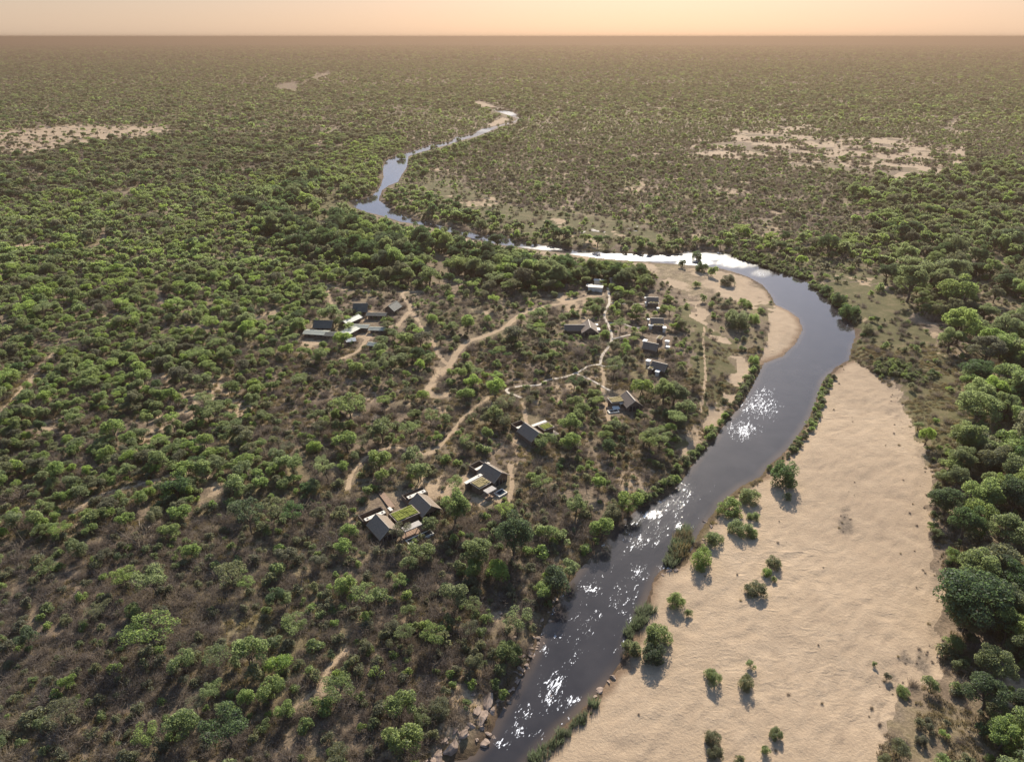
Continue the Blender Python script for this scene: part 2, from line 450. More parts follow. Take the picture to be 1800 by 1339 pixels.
M = {}
M['ground'] = ground_mat()
M['water'] = water_mat()
M['bright'] = leaf_mat('leaf_bright_green', (0.116, 0.158, 0.047), (0.39, 0.49, 0.11), 0.56)
M['mid'] = leaf_mat('leaf_mid_green', (0.105, 0.145, 0.052), (0.35, 0.44, 0.125), 0.55)
M['dark'] = leaf_mat('leaf_dark_green', (0.056, 0.090, 0.040), (0.16, 0.245, 0.08), 0.48)
M['olive'] = leaf_mat('leaf_olive', (0.120, 0.128, 0.072), (0.28, 0.28, 0.135), 0.52)
M['grey'] = leaf_mat('twig_grey_brown', (0.205, 0.160, 0.120), (0.25, 0.19, 0.135), 0.38)
M['straw'] = leaf_mat('straw', (0.23, 0.18, 0.09), (0.27, 0.20, 0.09), 0.35)
M['reed'] = leaf_mat('reed', (0.115, 0.15, 0.085), (0.19, 0.23, 0.11), 0.45)
M['bark'] = simple_mat('bark', (0.10, 0.078, 0.06), 0.9, 0.3, 3, 0.03)
M['rock'] = simple_mat('granite', (0.22, 0.155, 0.115), 0.85, 0.3, 0.8, 0.12, c2=(0.42, 0.31, 0.235))
M['palerock'] = simple_mat('pale_granite', (0.42, 0.37, 0.31), 0.85, 0.2, 0.6, 0.08)
M['roof'] = simple_mat('shingle_roof', (0.19, 0.132, 0.085), 0.5, 0.2, 2.0, 0.03, 0.5)
M['fascia'] = simple_mat('timber_fascia', (0.36, 0.29, 0.22), 0.6, 0.2, 2.0)
M['plaster'] = simple_mat('pale_plaster', (0.70, 0.63, 0.52), 0.8, 0.08, 1.0)
M['wall'] = simple_mat('brown_wall', (0.16, 0.115, 0.085), 0.9, 0.2, 1.0)
M['turf'] = simple_mat('planted_roof', (0.15, 0.17, 0.035), 0.95, 0.3, 2.5, 0.06, 0.1, (0.26, 0.27, 0.06))
M['dryturf'] = simple_mat('dry_planted_roof', (0.30, 0.24, 0.12), 0.95, 0.2, 2.5, 0.06, 0.1)
M['gravel'] = simple_mat('gravel_bed', (0.07, 0.06, 0.045), 0.95, 0.2, 3.0)
M['slab'] = simple_mat('concrete_slab', (0.42, 0.37, 0.32), 0.8, 0.12, 1.0)
M['deck'] = simple_mat('timber_deck', (0.27, 0.17, 0.11), 0.75, 0.2, 2.0)
M['pool'] = simple_mat('pool_water', (0.02, 0.035, 0.05), 0.05, 0.2, 1.0, 0.0, 0.5)
M['glass'] = simple_mat('dark_glass', (0.03, 0.03, 0.035), 0.08, 0.1, 1.0, 0.0, 0.5)
M['tin'] = simple_mat('painted_iron_sheet', (0.40, 0.39, 0.30), 0.5, 0.12, 1.0, 0.0, 0.5)
M['darktin'] = simple_mat('dark_iron_sheet', (0.10, 0.095, 0.075), 0.6, 0.15, 1.0, 0.0, 0.4)
M['path'] = simple_mat('pale_path', (0.50, 0.42, 0.33), 0.9, 0.2, 0.8, 0.02)
M['white'] = simple_mat('white_canvas', (0.78, 0.75, 0.69), 0.7, 0.05, 1.0)

# ------------------------------------------------------------------ mesh helpers
def mesh_np(name, v, f, mats, mi=None, smooth=False):
    """mesh from numpy: v (n,3), f list of arrays (k,3) or (k,4)"""
    me = bpy.data.meshes.new(name)
    if not isinstance(f, list): f = [f]
    f = [np.asarray(a, np.int32) for a in f if len(a)]
    nl = sum(a.size for a in f); nf = sum(len(a) for a in f)
    me.vertices.add(len(v)); me.vertices.foreach_set('co', np.asarray(v, np.float32).ravel())
    me.loops.add(nl); me.polygons.add(nf)
    me.loops.foreach_set('vertex_index', np.concatenate([a.ravel() for a in f]))
    tot = np.concatenate([np.full(len(a), a.shape[1], np.int32) for a in f])
    start = np.concatenate([[0], np.cumsum(tot)[:-1]]).astype(np.int32)
    me.polygons.foreach_set('loop_start', start)
    me.polygons.foreach_set('loop_total', tot)
    for m in (mats if isinstance(mats, list) else [mats]): me.materials.append(m)
    if mi is not None: me.polygons.foreach_set('material_index', np.asarray(mi, np.int32))
    me.polygons.foreach_set('use_smooth', np.full(nf, smooth, bool))
    me.update(calc_edges=True)
    return me

def link(name, data, parent=None, loc=None, rz=None, **props):
    o = bpy.data.objects.new(name, data); col.objects.link(o)
    if parent is not None: o.parent = parent
    if loc is not None: o.location = loc
    if rz is not None: o.rotation_euler = (0, 0, rz)
    for k, v in props.items():
        if v: o[k] = v
    return o

# ------------------------------------------------------------------ the ground, split along its own borders
def rows():
    y = 5.0; out = []
    while y < 70000:
        out.append(y)
        if y < 330: y += 1.15
        elif y < 800: y += 1.15 + (y - 330) * 0.0065
        else: y *= 1.0053 if y < 3000 else (1.03 if y < 20000 else 1.12)
    return np.array(out)
ry = rows(); NCOL = 620
sx_ = np.linspace(-1, 1, NCOL)
GX = (sx_[None, :] * (105 + 0.80 * ry[:, None])); GY = np.repeat(ry[:, None], NCOL, 1)
gx = GX.ravel(); gy = GY.ravel()
gsd = river_sd(gx, gy)
gz = height(gx, gy, gsd)
gpx, gpy, gdep = proj(gx, gy, gz)
nz = (fbm(gx / 6, gy / 6, 61, 2) - 0.5)
jx = gpx + nz * 14; jy = gpy + (fbm(gx / 6, gy / 6, 67, 2) - 0.5) * 8
N = gx.size
mask = np.zeros((N, 4), np.float32); mask[:, 3] = 1
mask2 = np.zeros((N, 4), np.float32); mask2[:, 3] = 1
cls = np.zeros(N, np.int16)                    # 0 = bush floor
objs_cls = ['ground']
kx_ = (fbm(gx / 18, gy / 18, 63, 3) - 0.5) * 80; ky_ = (fbm(gx / 18, gy / 18, 65, 3) - 0.5) * 45
for n, p in GRASS_PX:
    i = inside(gpx + kx_, gpy + ky_, p); objs_cls.append(n)
    cls[i] = len(objs_cls) - 1; mask[i, 2] = 1
for (n, pw), (_, zz, pp) in zip(sand_w, SAND_PX):
    d = seg_dist(gx, gy, pw, True, 12.0); i_ = inside(gx, gy, pw)
    if n == 'sandbank':
        i = (np.where(i_, -d, d) + nz * 3 + (fbm(gx / 16, gy / 16, 79, 3) - 0.5) * (16 * sstep(12, 30, gsd) * (zz == 0.9) + 22 * sstep(3, 14, gsd) * (zz == 1.2))) < 0
        mot = (gpy < 530) * (0.45 + 0.5 * sstep(0.35, 0.6, fbm(gx / 25, gy / 25, 74, 3))) + (gpy >= 530) * sstep(0.40, 0.56, fbm(gx / 14, gy / 14, 73, 4) + 0.10 * (1 - sstep(3, 14, gsd))) if zz == 1.2 else np.ones(N)
        mask[i, 0] = mot[i]; mask[i, 2] = np.where(mot[i] < 0.5, mask[i, 2], 0)
    else:
        pat = fbm(gx / 26, gy / 26, 71, 3)
        i = inside(jx, jy, pp) if pp[0][0] < 0 or n != 'sandy_clearing' else inside(gpx + (fbm(gx / 90, gy / 90, 75, 3) - .5) * 330, gpy + (fbm(gx / 90, gy / 90, 77, 3) - .5) * 60, pp)
        mask[i, 0] = 0.95 if pp[0][0] < 0 else 0.85 * sstep(0.36, 0.48, fbm(gx / 45, gy / 45, 78, 4)[i])
    objs_cls.append(n); cls[i] = len(objs_cls) - 1
# noise patches of bare pale soil all over the bush
pat = fbm(gx / 22, gy / 30, 81, 4) + 0.25 * (fbm(gx / 4, gy / 4, 83, 2) - 0.5)
mask[:, 1] = sstep(0.66, 0.80, pat) * (gsd > 3) * 0.7 * (1 - 0.7 * inside(gpx, gpy, [(-900, 930), (330, 930), (640, 900), (760, 1000), (760, 1500), (-900, 1500)]))
for px, py, rx, ry_ in BARE:
    q = ((gpx - px) / rx) ** 2 + ((gpy - py) / ry_) ** 2
    mask[:, 1] = np.maximum(mask[:, 1], (1 - sstep(0.2, 1.4, q + nz * 2)) * 0.62)
rd = np.full(N, 99.0)
for wd, ln in road_w:
    d = seg_dist(gx, gy, ln, False, 8.0) - wd * 0.30
    rd = np.minimum(rd, d + (fbm(gx / 3, gy / 3, 87, 2) - 0.5) * 1.2)
on = rd < 0.25
objs_cls.append('dirt_road'); cls[on & (mask[:, 0] < 0.5)] = len(objs_cls) - 1
mask[:, 1] = np.maximum(mask[:, 1], 1 - sstep(-0.3, 0.9, rd))
for px, py, rx, ry_, am in [(1487, 918, 15, 30, .8), (1612, 1165, 38, 30, .9), (1580, 1195, 34, 22, .7), (1640, 1120, 18, 60, .5), (1645, 1010, 14, 40, .5), (1560, 1260, 40, 50, .6), (1575, 700, 26, 40, .5), (1620, 800, 14, 40, .5),
                          (1370, 1155, 22, 14, .35), (1450, 1060, 26, 10, .3), (1280, 1060, 14, 10, .4), (1330, 1110, 16, 8, .35), (1240, 1250, 30, 12, .3), (1480, 1290, 60, 24, .3), (1420, 930, 40, 10, .25), (1500, 800, 30, 8, .25)]:
    q = ((gpx - px) / rx) ** 2 + ((gpy - py) / ry_) ** 2
    mask2[:, 2] = np.maximum(mask2[:, 2], am * (1 - sstep(0.1, 1.3, q + nz * 1.6)) * sstep(0.3, 0.6, fbm(gx / 2.4, gy / 2.4, 97, 3)))
for ln in [[(1432, 730), (1470, 735), (1530, 722), (1580, 704)], [(1440, 690), (1425, 760), (1430, 820)], [(1300, 960), (1400, 935), (1480, 905), (1560, 940), (1650, 980)], [(1380, 1000), (1450, 1080), (1500, 1150), (1560, 1180)],
           [(1120, 1190), (1220, 1180), (1330, 1110), (1400, 1105), (1500, 1070), (1600, 1010), (1640, 960)], [(1180, 1339), (1230, 1260), (1300, 1225), (1400, 1200), (1440, 1190)], [(1560, 1000), (1500, 1060), (1420, 1100)]]:
    d = seg_dist(gx, gy, smooth_line(at_many(ln, 0.9)), False, 5.0)
    mask2[:, 2] = np.maximum(mask2[:, 2], 0.30 * (1 - sstep(0.2, 1.0, d)) * sstep(0.25, 0.5, fbm(gx / 3, gy / 3, 99, 2)))
mask2[:, 2] *= gsd > 2
mask2[:, 0] = (1 - sstep(0.4, 4.5, gsd + (fbm(gx / 5, gy / 5, 95, 2) - 0.5) * 4)) * (gsd > -6)
gd = np.hypot(gx, gy)
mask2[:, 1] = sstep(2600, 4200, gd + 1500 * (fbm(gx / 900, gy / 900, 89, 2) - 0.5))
# faces
nr = len(ry)
ii = (np.arange(nr - 1)[:, None] * NCOL + np.arange(NCOL - 1)[None, :]).ravel()
quads = np.stack([ii, ii + 1, ii + NCOL + 1, ii + NCOL], 1)
# wetter faces deep under the river keep to the ground
fc = cls[quads[:, 0]]
V = np.stack([gx, gy, gz], 1)
def sub_obj(name, sel, co, mat, attrs):
    q = quads[sel]
    if len(q) == 0: return None
    u, inv = np.unique(q, return_inverse=True)
    me = mesh_np(name, co[u], inv.reshape(q.shape), mat, smooth=True)
    for an, data in attrs:
        a = me.color_attributes.new(an, 'FLOAT_COLOR', 'POINT')
        a.data.foreach_set('color', np.ascontiguousarray(data[u], np.float32).ravel())
    return link(name, me, kind='structure')
for k, n in enumerate(objs_cls):
    sub_obj(n, fc == k, V, M['ground'], [('mask', mask), ('mask2', mask2)])

# ------------------------------------------------------------------ river water
RIFFLES = [(1335, 715, 42, 26, .95), (1305, 755, 40, 22, .85), (1345, 690, 30, 14, .7), (1160, 882, 34, 12, .5), (1200, 862, 36, 16, .55), (1145, 905, 22, 9, 1.1),
           (1195, 925, 14, 8, 1.1), (1120, 950, 22, 26, .8), (1125, 1005, 26, 26, .8), (1040, 1035, 26, 20, .8), (1090, 1060, 22, 26, .6), (1105, 1090, 14, 14, .7),
           (985, 1120, 20, 16, .65), (955, 1142, 12, 12, 1.0), (1020, 1150, 26, 26, .6), (1010, 1165, 10, 10, 1.0), (975, 1200, 30, 30, .9), (965, 1230, 30, 26, .95), (1005, 1232, 20, 14, .95),
           (930, 1255, 26, 22, .9), (915, 1285, 32, 20, .95), (880, 1306, 22, 12, 1.0), (945, 1290, 20, 16, .7), (1170, 1000, 14, 8, 1.1),
           (1090, 452, 170, 6, .95), (1230, 452, 60, 7, .7), (1300, 462, 40, 9, .8), (1340, 480, 22, 8, .65), (960, 436, 60, 4, .7), (1225, 462, 30, 5, .9), (1395, 600, 18, 30, .35),
           (705, 275, 12, 3, .5), (850, 230, 30, 4, .5), (890, 200, 20, 4, .7)]
wsel = gsd < 5.0
rif = np.zeros((N, 4), np.float32); rif[:, 3] = 1
wpx, wpy, _ = proj(gx, gy, np.zeros(N))
streak = fbm((gx * 0.8 - gy * 0.5) / 3.0, (gx * 0.5 + gy * 0.8) / 16.0, 91, 3)
for px, py, rx, ry_, s in RIFFLES:
    q = ((wpx - px) / rx) ** 2 + ((wpy - py) / ry_) ** 2
    rif[:, 0] = np.maximum(rif[:, 0], s * np.exp(-0.8 * q))
lowr = inside(wpx, wpy, [(790, 1400), (1000, 1000), (1150, 880), (1260, 840), (1240, 930), (1140, 1080), (1060, 1220), (930, 1400)])
rif[:, 0] = np.maximum(rif[:, 0], lowr * 0.50 * sstep(0.42, 0.66, streak))
rif[:, 0] *= 0.6 + 0.7 * streak
rif[:, 1] = 0.7 * (1 - sstep(0.5, 3.5, -gsd)) * (fbm(gx / 12, gy / 12, 93, 2))
rif[:, 2] = np.clip(sstep(430, 560, np.hypot(gx, gy)) * sstep(0.05, 0.5, rif[:, 0]) * 1.2 + rif[:, 0] * 0.25, 0, 1.3)
wq = wsel[quads].any(1)
wv = np.stack([gx, gy, np.zeros(N)], 1)
river = sub_obj('river', wq, wv, M['water'], [('riffle', rif)])

# ------------------------------------------------------------------ plants: shapes
def leaf_quads(r, centers, radii, n, size, low=-0.45, rnd=0.7, flat=1.0):
    k = len(centers)
    pr = np.asarray(radii) ** 2; pr = pr / pr.sum()
    w_ = r.choice(k, n, p=pr)
    d = r.normal(size=(n, 3)); d /= np.linalg.norm(d, axis=1, keepdims=True)
    d[:, 2] = np.where(d[:, 2] < low, -d[:, 2], d[:, 2])
    rr = np.asarray(radii)[w_] * (0.62 + 0.46 * r.random(n) ** 0.7)
    p = np.asarray(centers)[w_] + d * rr[:, None] * np.array([1, 1, flat])
    nn = d + r.normal(size=(n, 3)) * rnd; nn /= np.linalg.norm(nn, axis=1, keepdims=True)
    t = np.cross(nn, r.normal(size=(n, 3))); t /= np.linalg.norm(t, axis=1, keepdims=True)
    b_ = np.cross(nn, t)
    s = size * (0.6 + 0.8 * r.random(n))[:, None]
    v = np.stack([p + t * s, p + b_ * s * 0.55, p - t * s, p - b_ * s * 0.55], 1).reshape(-1, 3)
    f = np.arange(4 * n).reshape(n, 4)
    return v, f

def tube(pts, radii, sides=5):
    v = []; f = []
    pts = [np.asarray(p, float) for p in pts]
    for i, p in enumerate(pts):
        d = pts[min(i + 1, len(pts) - 1)] - pts[max(i - 1, 0)]
        d = d / (np.linalg.norm(d) + 1e-9)
        a = np.cross(d, (0.3, 0.9, 0.2)); a /= np.linalg.norm(a); b_ = np.cross(d, a)
        for k in range(sides):
            an = 2 * math.pi * k / sides
            v.append(p + radii[i] * (math.cos(an) * a + math.sin(an) * b_))
    for i in range(len(pts) - 1):
        for k in range(sides):
            k2 = (k + 1) % sides
            f.append((i * sides + k, i * sides + k2, (i + 1) * sides + k2, (i + 1) * sides + k))
    return np.array(v), np.array(f)

def merge(parts):
    vs = []; fs = []; o = 0
    for v, f in parts:
        vs.append(v); fs.append(f + o); o += len(v)
    return np.vstack(vs), np.vstack(fs)

def woody(r, centers, h0, r0, stems=1, nlimb=7):
    parts = []
    c = np.asarray(centers)
    for s in range(stems):
        base = np.array([*(r.normal(size=2) * 0.12 * (stems > 1) * 2), -0.5])
        lean = r.normal(size=2) * 0.08 * h0
        top = np.array([base[0] + lean[0], base[1] + lean[1], h0])
        mid = (base + top) / 2 + np.array([*(r.normal(size=2) * 0.05 * h0), 0])
        parts.append(tube([base, mid, top], [r0 * 1.25, r0, r0 * 0.8], 6))
        for k in r.choice(len(c), min(nlimb, len(c)), replace=False):
            e_ = c[k]; m_ = top * 0.5 + e_ * 0.5 + r.normal(size=3) * 0.25
            parts.append(tube([top - (0, 0, 0.15), m_, e_], [r0 * 0.62, r0 * 0.4, r0 * 0.14], 4))
    return merge(parts)

def blob_centers(r, n, rx, rz, cz, rad, flat=False):
    out = []; rr = []
    for i in range(n):
        a = r.random() * 2 * math.pi
        q = math.sqrt((i + 0.5) / n)
        k = 0.15 + 0.85 * q
        x = math.cos(a + i * 2.4) * rx * k; y = math.sin(a + i * 2.4) * rx * k
        dome = math.sqrt(max(0, 1 - min(k, 1) ** 2))
        z = cz + (rz * (dome * 0.9 - 0.35) + r.normal() * rz * 0.22 if not flat else r.normal() * rz * 0.4 + dome * rz * 0.5)
        out.append((x, y, z)); rr.append(rad * (0.7 + 0.6 * r.random()))
    return np.array(out), np.array(rr)

def make_tree(kind, seed, lod=0):
    """returns (crown v,f), (trunk v,f), crown radius, height"""
    r = np.random.default_rng(seed)
    q = (1.0, 0.17, 0.055)[lod]; ls = (1.0, 2.4, 4.0)[lod]
    if kind == 'bush_tree':
        c, rad = blob_centers(r, 13, 1.95, 1.5, 3.1, 0.95)
        cr = leaf_quads(r, c, rad, int(2800 * q), 0.150 * ls, flat=0.85)
        return cr, woody(r, c, 1.5, 0.12, 2, 5), 2.8, 4.9
    if kind == 'riverine_tree':
        c, rad = blob_centers(r, 24, 4.0, 3.6, 6.6, 1.55)
        cr = leaf_quads(r, c, rad, int(8000 * q), 0.205 * ls, flat=0.85)
        return cr, woody(r, c, 3.4, 0.38, 1, 10), 5.4, 10.6
    if kind == 'thorn_tree':
        c, rad = blob_centers(r, 16, 2.9, 1.0, 5.2, 1.0, True)
        cr = leaf_quads(r, c, rad, int(2300 * q), 0.145 * ls, flat=0.6, rnd=0.9)
        return cr, woody(r, c, 2.8, 0.16, 1, 9), 3.8, 6.4
    if kind == 'green_shrub':
        c, rad = blob_centers(r, 8, 1.0, 0.9, 0.95, 0.62)
        cr = leaf_quads(r, c, rad, int(650 * q), 0.17 * ls, low=-0.7)
        return cr, woody(r, c, 0.4, 0.05, 2, 4), 1.5, 2.0
    if kind == 'river_bush':
        c, rad = blob_centers(r, 22, 2.3, 2.0, 1.75, 0.85)
        c[:, 2] = np.maximum(c[:, 2], 0.7)
        c2, rad2 = blob_centers(r, 10, 2.4, 0.3, 0.75, 0.8, True)
        c = np.vstack([c, c2]); rad = np.concatenate([rad, rad2])
        cr = leaf_quads(r, c, rad, int(5200 * q), 0.145 * ls, low=-0.8)
        return cr, woody(r, c, 0.7, 0.12, 3, 5), 3.1, 4.0
    if kind == 'dry_shrub':
        n = int(520 * (1.0, 0.3, 0.16)[lod])
        a = r.random(n) * 2 * math.pi; k = r.random(n) ** 0.6
        base = np.stack([np.cos(a) * 0.35 * k, np.sin(a) * 0.35 * k, np.full(n, -0.1)], 1)
        el = 0.35 + 0.9 * r.random(n)
        d = np.stack([np.cos(a) * np.cos(el), np.sin(a) * np.cos(el), np.sin(el)], 1)
        L = (1.0 + 1.0 * r.random(n))[:, None]
        s0 = base + d * L * (0.85 * r.random(n)[:, None]) + r.normal(size=(n, 3)) * (0.22, 0.22, 0.1)
        e0 = s0 + (d * 0.8 + r.normal(size=(n, 3)) * 0.7) * L * 0.3
        e0[:, 2] = np.maximum(e0[:, 2], 0.05)
        t = np.cross(d, r.normal(size=(n, 3))); t /= np.linalg.norm(t, axis=1, keepdims=True)
        wd = (0.016 + 0.022 * r.random(n))[:, None] * (1, 2.6, 4.2)[lod]
        v = np.stack([s0 - t * wd, s0 + t * wd, e0 + t * wd * 0.4, e0 - t * wd * 0.4], 1).reshape(-1, 3)
        return (v, np.arange(4 * n).reshape(n, 4)), woody(r, [(0.3, 0.2, 0.8), (-0.3, 0.1, 0.9), (0, -0.4, 0.8)], 0.3, 0.05, 2, 3), 1.3, 1.8
    if kind == 'leafless_tree':
        parts = []
        def br(p, d, L, rad_, depth):
            e_ = p + d * L + r.normal(size=3) * 0.08 * L
            m_ = (p + e_) / 2 + r.normal(size=3) * 0.06 * L
            parts.append(tube([p, m_, e_], [rad_, rad_ * 0.85, rad_ * 0.6], 4 if depth < 3 else 3))
            if depth >= 5: return
            for _ in range(3 if depth < 4 else 2):
                nd = d + r.normal(size=3) * 0.55 + np.array([0, 0, 0.12]); nd /= np.linalg.norm(nd)
                br(e_, nd, L * (0.62 + 0.2 * r.random()), rad_ * 0.6, depth + 1)
        br(np.array([0, 0, -0.4]), np.array([0, 0, 1.0]), 1.9, 0.17, 1)
        v, f = merge(parts)
        return None, (v, f), 2.6, 5.2
    if kind == 'grass_tuft':
        n = int(70 * (1, .5, .3)[lod])
        a = r.random(n) * 2 * math.pi; k = np.sqrt(r.random(n)) * 0.9
        base = np.stack([np.cos(a) * k, np.sin(a) * k, np.full(n, -0.05)], 1)
        tip = base + np.stack([r.normal(size=n) * 0.2, r.normal(size=n) * 0.2, 0.3 + 0.45 * r.random(n)], 1)
        b2 = r.random(n) * math.pi
        t = np.stack([np.cos(b2), np.sin(b2), np.zeros(n)], 1) * 0.07 * ls
        v = np.stack([base - t, base + t, tip + t * 0.3, tip - t * 0.3], 1).reshape(-1, 3)
        return (v, np.arange(4 * n).reshape(n, 4)), None, 0.9, 0.6
    if kind == 'reed':
        n = 90
        a = r.random(n) * 2 * math.pi; k = np.sqrt(r.random(n)) * 1.0
        base = np.stack([np.cos(a) * k, np.sin(a) * k, np.full(n, -0.3)], 1)
        tip = base + np.stack([np.cos(a) * 0.35 + r.normal(size=n) * 0.3, np.sin(a) * 0.35 + r.normal(size=n) * 0.3, 1.3 + 0.9 * r.random(n)], 1)
        b2 = r.random(n) * math.pi
        t = np.stack([np.cos(b2), np.sin(b2), np.zeros(n)], 1) * 0.07
        v = np.stack([base - t, base + t, tip + t * 0.2, tip - t * 0.2], 1).reshape(-1, 3)
        return (v, np.arange(4 * n).reshape(n, 4)), None, 1.2, 2.0

TREES = {}          # (kind, colour, variant, lod) -> dict(crown mesh, trunk mesh, joined mesh)
def tree_mesh(kind, colour, var, lod):
    key = (kind, colour, var, lod)
    if key in TREES: return TREES[key]
    cr, tr, rad, hh = make_tree(kind, 100 + var * 13 + sum(map(ord, kind)), lod)
    d = {'rad': rad, 'h': hh}
    if lod == 0:
        if cr is not None: d['crown'] = mesh_np('crown', cr[0], cr[1], M[colour])
        if tr is not None: d['trunk'] = mesh_np('trunk', tr[0], tr[1], M['bark'], smooth=True)
    parts = []; mi = []
    if cr is not None: parts.append(cr); mi.append(np.zeros(len(cr[1])))
    if tr is not None and (lod < 2 or cr is None): parts.append(tr); mi.append(np.ones(len(tr[1])))
    v, f = merge(parts)
    d['joined'] = mesh_np(kind, v, f, [M[colour], M['bark']], np.concatenate(mi))
    TREES[key] = d
    return d

# ------------------------------------------------------------------ plants: where they grow
# zone numbers: 0 dense green bush, 1 mixed slope, 2 brown slope, 3 river forest, 4 open dry grass, 5 brown scrub far side,
# 6 big trees by the floodplain, 7 far bush, 8 nothing, 9 green far right, 10 river bank thicket, 11 sandy clearing with bushes
ZONES = [
    (7, [(-3000, -50), (5000, -50), (5000, 215), (1000, 205), (700, 230), (480, 310), (200, 345), (-3000, 370)]),
    (5, [(700, 200), (1000, 205), (1900, 215), (1560, 420), (1200, 425), (900, 370), (720, 300)]),
    (5, [(1900, 215), (5000, 215), (5000, 260), (1700, 330)]),
    (9, [(1690, 290), (5000, 250), (5000, 480), (1700, 470), (1560, 430), (1480, 330), (1560, 318)]),
    (4, [(690, 322), (740, 295), (800, 312), (900, 355), (1000, 368), (1100, 380), (1190, 418), (1180, 440), (1080, 440), (960, 425), (880, 408), (800, 395), (740, 378), (700, 360)]),
    (1, [(560, 520), (760, 505), (1000, 510), (1100, 500), (1230, 600), (1240, 700), (1200, 800), (1120, 880), (960, 900), (640, 900), (480, 800), (440, 680)]),
    (2, [(-3000, 960), (200, 960), (420, 880), (640, 880), (960, 900), (1080, 900), (1060, 940), (930, 1150), (800, 1330), (780, 2000), (-3000, 2000)]),
    (3, [(430, 350), (560, 320), (620, 355), (740, 400), (900, 440), (1010, 455), (1100, 470), (1110, 500), (1000, 505), (800, 505), (640, 480), (470, 430)]),
    (6, [(1700, 440), (5000, 440), (5000, 2000), (1740, 2000), (1720, 1260), (1690, 1160), (1670, 1040), (1650, 960), (1660, 830), (1730, 780), (1725, 690), (1680, 600), (1660, 545), (1640, 500), (1650, 450)]),
    (4, [(1120, 470), (1240, 468), (1345, 500), (1365, 540), (1345, 640), (1290, 715), (1210, 800), (1190, 795), (1225, 720), (1225, 620), (1190, 545), (1140, 490)]),
    (4, [(1425, 490), (1550, 488), (1600, 540), (1660, 600), (1700, 680), (1700, 770), (1660, 800), (1610, 760), (1500, 640), (1500, 570)]),
    (4, [(1560, 1235), (1604, 1200), (1652, 1160), (1690, 1165), (1715, 1260), (1740, 1420), (1540, 1420)]),
    (12, [(690, 352), (735, 376), (800, 386), (900, 408), (970, 424), (1100, 440), (1200, 436), (1200, 428), (1100, 430), (975, 410), (890, 392), (790, 366), (715, 335)]),
    (12, [(700, 330), (722, 300), (722, 276), (800, 250), (905, 218), (925, 212), (900, 226), (820, 262), (745, 290), (735, 320)]),
    (10, [(1060, 925), (1150, 885), (1230, 810), (1290, 735), (1340, 645), (1325, 645), (1275, 720), (1210, 800), (1130, 865), (1040, 920), (960, 1040), (930, 1140), (960, 1100)]),
]
def zone_of(px, py):
    z = np.zeros(px.shape, np.int8)
    for k, p in ZONES: z[inside(px, py, p)] = k
    return z
PAR = {  # ptree, tree size, (bright, mid, olive, dark) shares, pshrub, pdry, thorn share, leafless
    0: (0.84, 1.0, (.36, .46, .13, .05), 0.55, 0.30, .06, .03),
    1: (0.30, 1.05, (.18, .48, .29, .05), 0.52, 0.50, .25, .05),
    2: (0.16, 1.10, (.20, .45, .30, .05), 0.70, 1.3, .35, .08),
    3: (0.95, 1.70, (.10, .40, .10, .40), 0.30, 0.10, .03, .02),
    4: (0.04, 0.8, (.05, .55, .30, .10), 0.28, 0.22, .02, 0),
    5: (0.18, 0.95, (.03, .37, .50, .10), 0.62, 0.6, .05, .03),
    6: (0.62, 1.85, (.20, .40, .15, .25), 0.60, 0.20, .02, .03),
    7: (0.95, 1.10, (.0, .22, .58, .20), 0.1, 0.3, .05, 0),
    9: (0.58, 1.3, (.08, .45, .35, .12), 0.5, 0.4, .04, .02),
    10: (0.40, 0.95, (.20, .50, .20, .10), 0.85, 0.30, .1, 0),
    12: (0.75, 1.15, (.10, .50, .10, .30), 0.5, 0.1, .0, 0),
    8: (0, 1, (.25, .25, .25, .25), 0, 0, 0, 0),
}
COL4 = ['bright', 'mid', 'olive', 'dark']
villa_keep = []        # (px, py, rx, ry): clear view to the houses
KEEP = [(700, 905, 72, 50), (855, 846, 46, 42), (936, 757, 40, 30), (1090, 706, 34, 26), (1151, 642, 24, 16), (1152, 600, 34, 15), (1156, 568, 22, 13), (1148, 529, 20, 14),
        (1024, 572, 34, 13), (1046, 503, 11, 6), (572, 578, 36, 13), (645, 574, 30, 12), (636, 537, 14, 9), (690, 537, 14, 9), (660, 551, 15, 5), (645, 594, 14, 8), (858, 1242, 28, 20), (815, 1293, 40, 22), (785, 1325, 36, 20), (915, 1190, 14, 16)]
PATHS = [
    [(917, 698), (904, 693), (892, 688), (891, 683), (899, 680), (911, 678), (930, 677), (949, 675), (962, 667), (987, 663), (1003, 659), (1020, 651), (1036, 643), (1056, 641)],
    [(1068, 505), (1070, 516), (1071, 532), (1066, 544), (1062, 556), (1068, 569), (1074, 585), (1075, 598), (1069, 610), (1060, 623), (1056, 633), (1056, 642)],
    [(1056, 642), (1064, 644), (1080, 643), (1098, 642)],
    [(1076, 597), (1098, 592), (1112, 590)],
    [(1068, 569), (1092, 569), (1108, 575), (1121, 577), (1136, 575)],
    [(1071, 532), (1090, 534), (1108, 534), (1133, 535)],
    [(1012, 655), (1024, 661), (1036, 666), (1046, 671), (1059, 678), (1072, 686)],
]
path_w = [smooth_line(at_many(p, LAND), 5) for p in PATHS]
rpoly = np.array(RIVER_PX, float)

